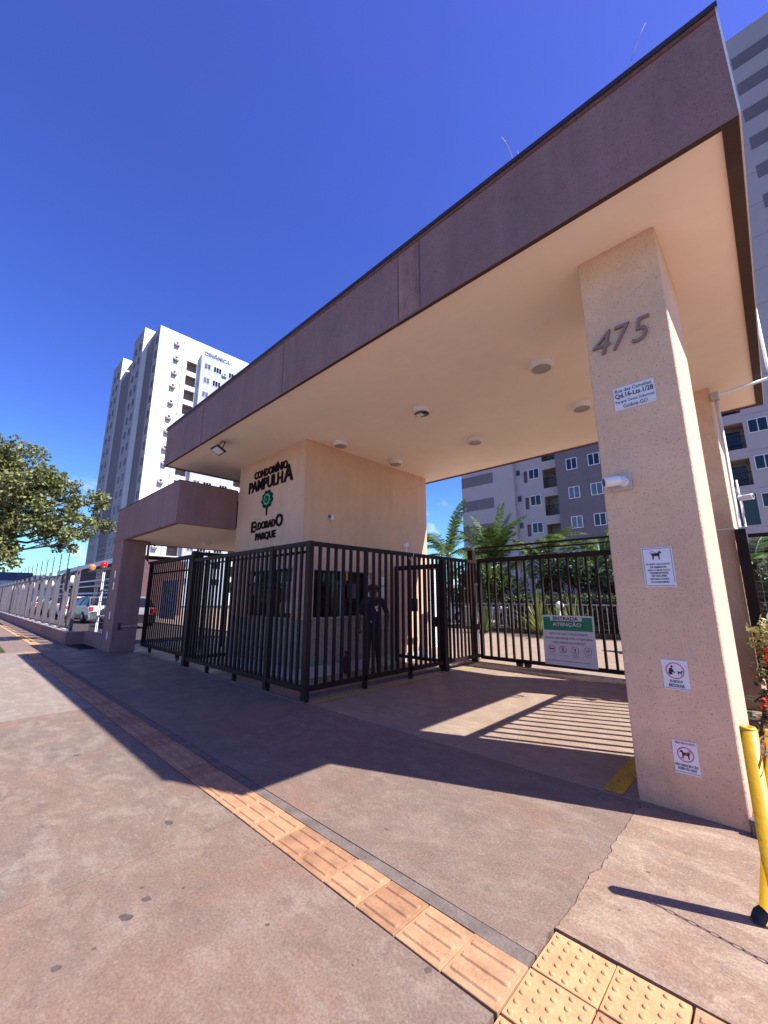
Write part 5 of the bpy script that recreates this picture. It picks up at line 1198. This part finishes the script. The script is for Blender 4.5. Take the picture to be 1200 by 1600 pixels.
# ---------------------------------------------------------------- person at the booth window
def skin_body(name, verts, edges, radii, parent, mats, sub=2, matf=None, rootv=0):
    me = bpy.data.meshes.new(name); me.from_pydata(verts, edges, []); ob = bpy.data.objects.new(name, me); COL.objects.link(ob)
    sk = ob.modifiers.new('s', 'SKIN'); 
    for i, v in enumerate(me.skin_vertices[0].data): v.radius = (radii[i], radii[i]) if not isinstance(radii[i], tuple) else radii[i]; v.use_root = (i == rootv)
    sb = ob.modifiers.new('u', 'SUBSURF'); sb.levels = sub; sb.render_levels = sub
    dg = bpy.context.evaluated_depsgraph_get(); m2 = bpy.data.meshes.new_from_object(ob.evaluated_get(dg)); bpy.data.objects.remove(ob); bpy.data.meshes.remove(me)
    m2.name = name; m2.materials.clear()
    for m in mats: m2.materials.append(m)
    for p in m2.polygons:
        p.use_smooth = True; p.material_index = matf(p.center) if matf else 0
    return link_mesh(name, m2, parent)
pr = root('person', (-5.76, 5.72, 0), 'man in navy shirt and red cap standing at the booth window behind bars', 'person')
V = [(0, 0, .95), (0, 0, 1.10), (0, 0, 1.26), (0, .01, 1.38), (0, .01, 1.46), (0, 0, 1.53), (0, 0, 1.60),
     (-.19, 0, 1.37), (-.27, .03, 1.12), (-.27, -.05, .90), (-.26, -.09, .84),
     (.19, 0, 1.37), (.28, .03, 1.12), (.27, -.07, .93), (.26, -.11, .87),
     (-.09, 0, .88), (-.10, .01, .50), (-.11, .0, .10), (-.12, -.12, .04),
     (.09, 0, .88), (.10, .01, .50), (.12, .0, .10), (.13, -.12, .04)]
Eg = [(0,1),(1,2),(2,3),(3,4),(4,5),(5,6),(3,7),(7,8),(8,9),(9,10),(3,11),(11,12),(12,13),(13,14),(0,15),(15,16),(16,17),(17,18),(0,19),(19,20),(20,21),(21,22)]
Rr = [(.15,.12),(.145,.11),(.165,.115),(.13,.10),(.055,.055),(.085,.095),(.085,.09),(.07,.07),(.048,.048),(.036,.036),(.035,.02),(.07,.07),(.048,.048),(.036,.036),(.035,.02),
      (.10,.10),(.065,.065),(.045,.045),(.04,.035),(.10,.10),(.065,.065),(.045,.045),(.04,.035)]
def mfn(c):
    if c.z > 1.44: return 0
    if abs(c.x) > 0.2 and c.z < 1.14: return 0
    if c.z > 0.86: return 1
    if c.z > 0.085: return 2
    return 3
body = skin_body('body', V, Eg, Rr, pr, [m_skin, m_shirt, m_trous, m_rubber], 2, mfn)
body.rotation_euler = (0, 0, rad(45)); body.location = (0, 0, 0.0)
Rz = Matrix.Rotation(rad(45), 3, 'Z')
for hx, hz, hy in ((-.26, .84, -.09), (.26, .87, -.11)):
    for q, ll in enumerate((.062, .07, .066, .052)):
        a0 = Vector((hx+(q-1.5)*.017, hy, hz-.02)); pts = [a0, a0+Vector((0, -.012, -ll*.5)), a0+Vector((0, .004, -ll))]
        bm = bmesh.new(); tube(bm, [Rz @ p for p in pts], [.009, .008, .006], 6); link_mesh('finger', fin(bm, 'finger', m_skin), pr)
    s_ = 1 if hx < 0 else -1; a0 = Vector((hx+s_*.03, hy, hz+.01)); bm = bmesh.new(); tube(bm, [Rz @ p for p in (a0, a0+Vector((s_*.018, -.01, -.03)), a0+Vector((s_*.016, -.012, -.055)))], [.010, .009, .007], 6); link_mesh('thumb', fin(bm, 'thumb', m_skin), pr)
bm = bmesh.new(); lathe(bm, (0, 0, 1.60), [(0.105, -0.02), (0.108, 0.02), (0.09, 0.075), (0.04, 0.105), (0.005, 0.11)], seg=16); cap = link_mesh('cap', fin(bm, 'cap', m_cap), pr)
bm = bmesh.new()
for k, (dx, dz) in enumerate(((0, 0), (.05, .03), (-.05, .04), (.02, -.05))): box(bm, .04+dx, .09+dx, -.135, -.120, 1.24+dz, 1.28+dz)
for v in bm.verts: v.co = Rz @ v.co
link_mesh('shirt_print', fin(bm, 'shirt_print', m_white), pr)
bm = bmesh.new(); tube(bm, [Rz @ Vector((.0+.035*math.cos(t_), -.150, 1.0+.035*math.sin(t_))) for t_ in [PI*1.2*k/10+2.6 for k in range(11)]], .007, 6); link_mesh('key_ring', fin(bm, 'key_ring', m_alu), pr)
bm = bmesh.new(); tube(bm, [Rz @ Vector(p) for p in ((0, -.082, 1.615), (0, -.108, 1.575), (0, -.09, 1.565))], [.008, .014, .008], 8); link_mesh('nose', fin(bm, 'nose', m_skin), pr)
bm = bmesh.new(); box(bm, -.025, .025, -.088, -.082, 1.535, 1.543)
for v in bm.verts: v.co = Rz @ v.co
link_mesh('mouth', fin(bm, 'mouth', m_cap), pr)
for sx in (-1, 1):
    bm = bmesh.new(); lathe(bm, (0, 0, 0), [(0.001, -.008), (.009, 0), (.001, .008)], seg=8)
    for v in bm.verts: v.co = Rz @ (v.co + Vector((sx*.032, -.083, 1.60)))
    link_mesh('eye', fin(bm, 'eye', m_black), pr)
    bm = bmesh.new(); lathe(bm, (0, 0, 0), [(0.004, -.03), (.016, -.01), (.016, .015), (.006, .03)], seg=8)
    for v in bm.verts: v.co = Rz @ (v.co + Vector((sx*.088, .005, 1.575)))
    link_mesh('ear', fin(bm, 'ear', m_skin), pr)
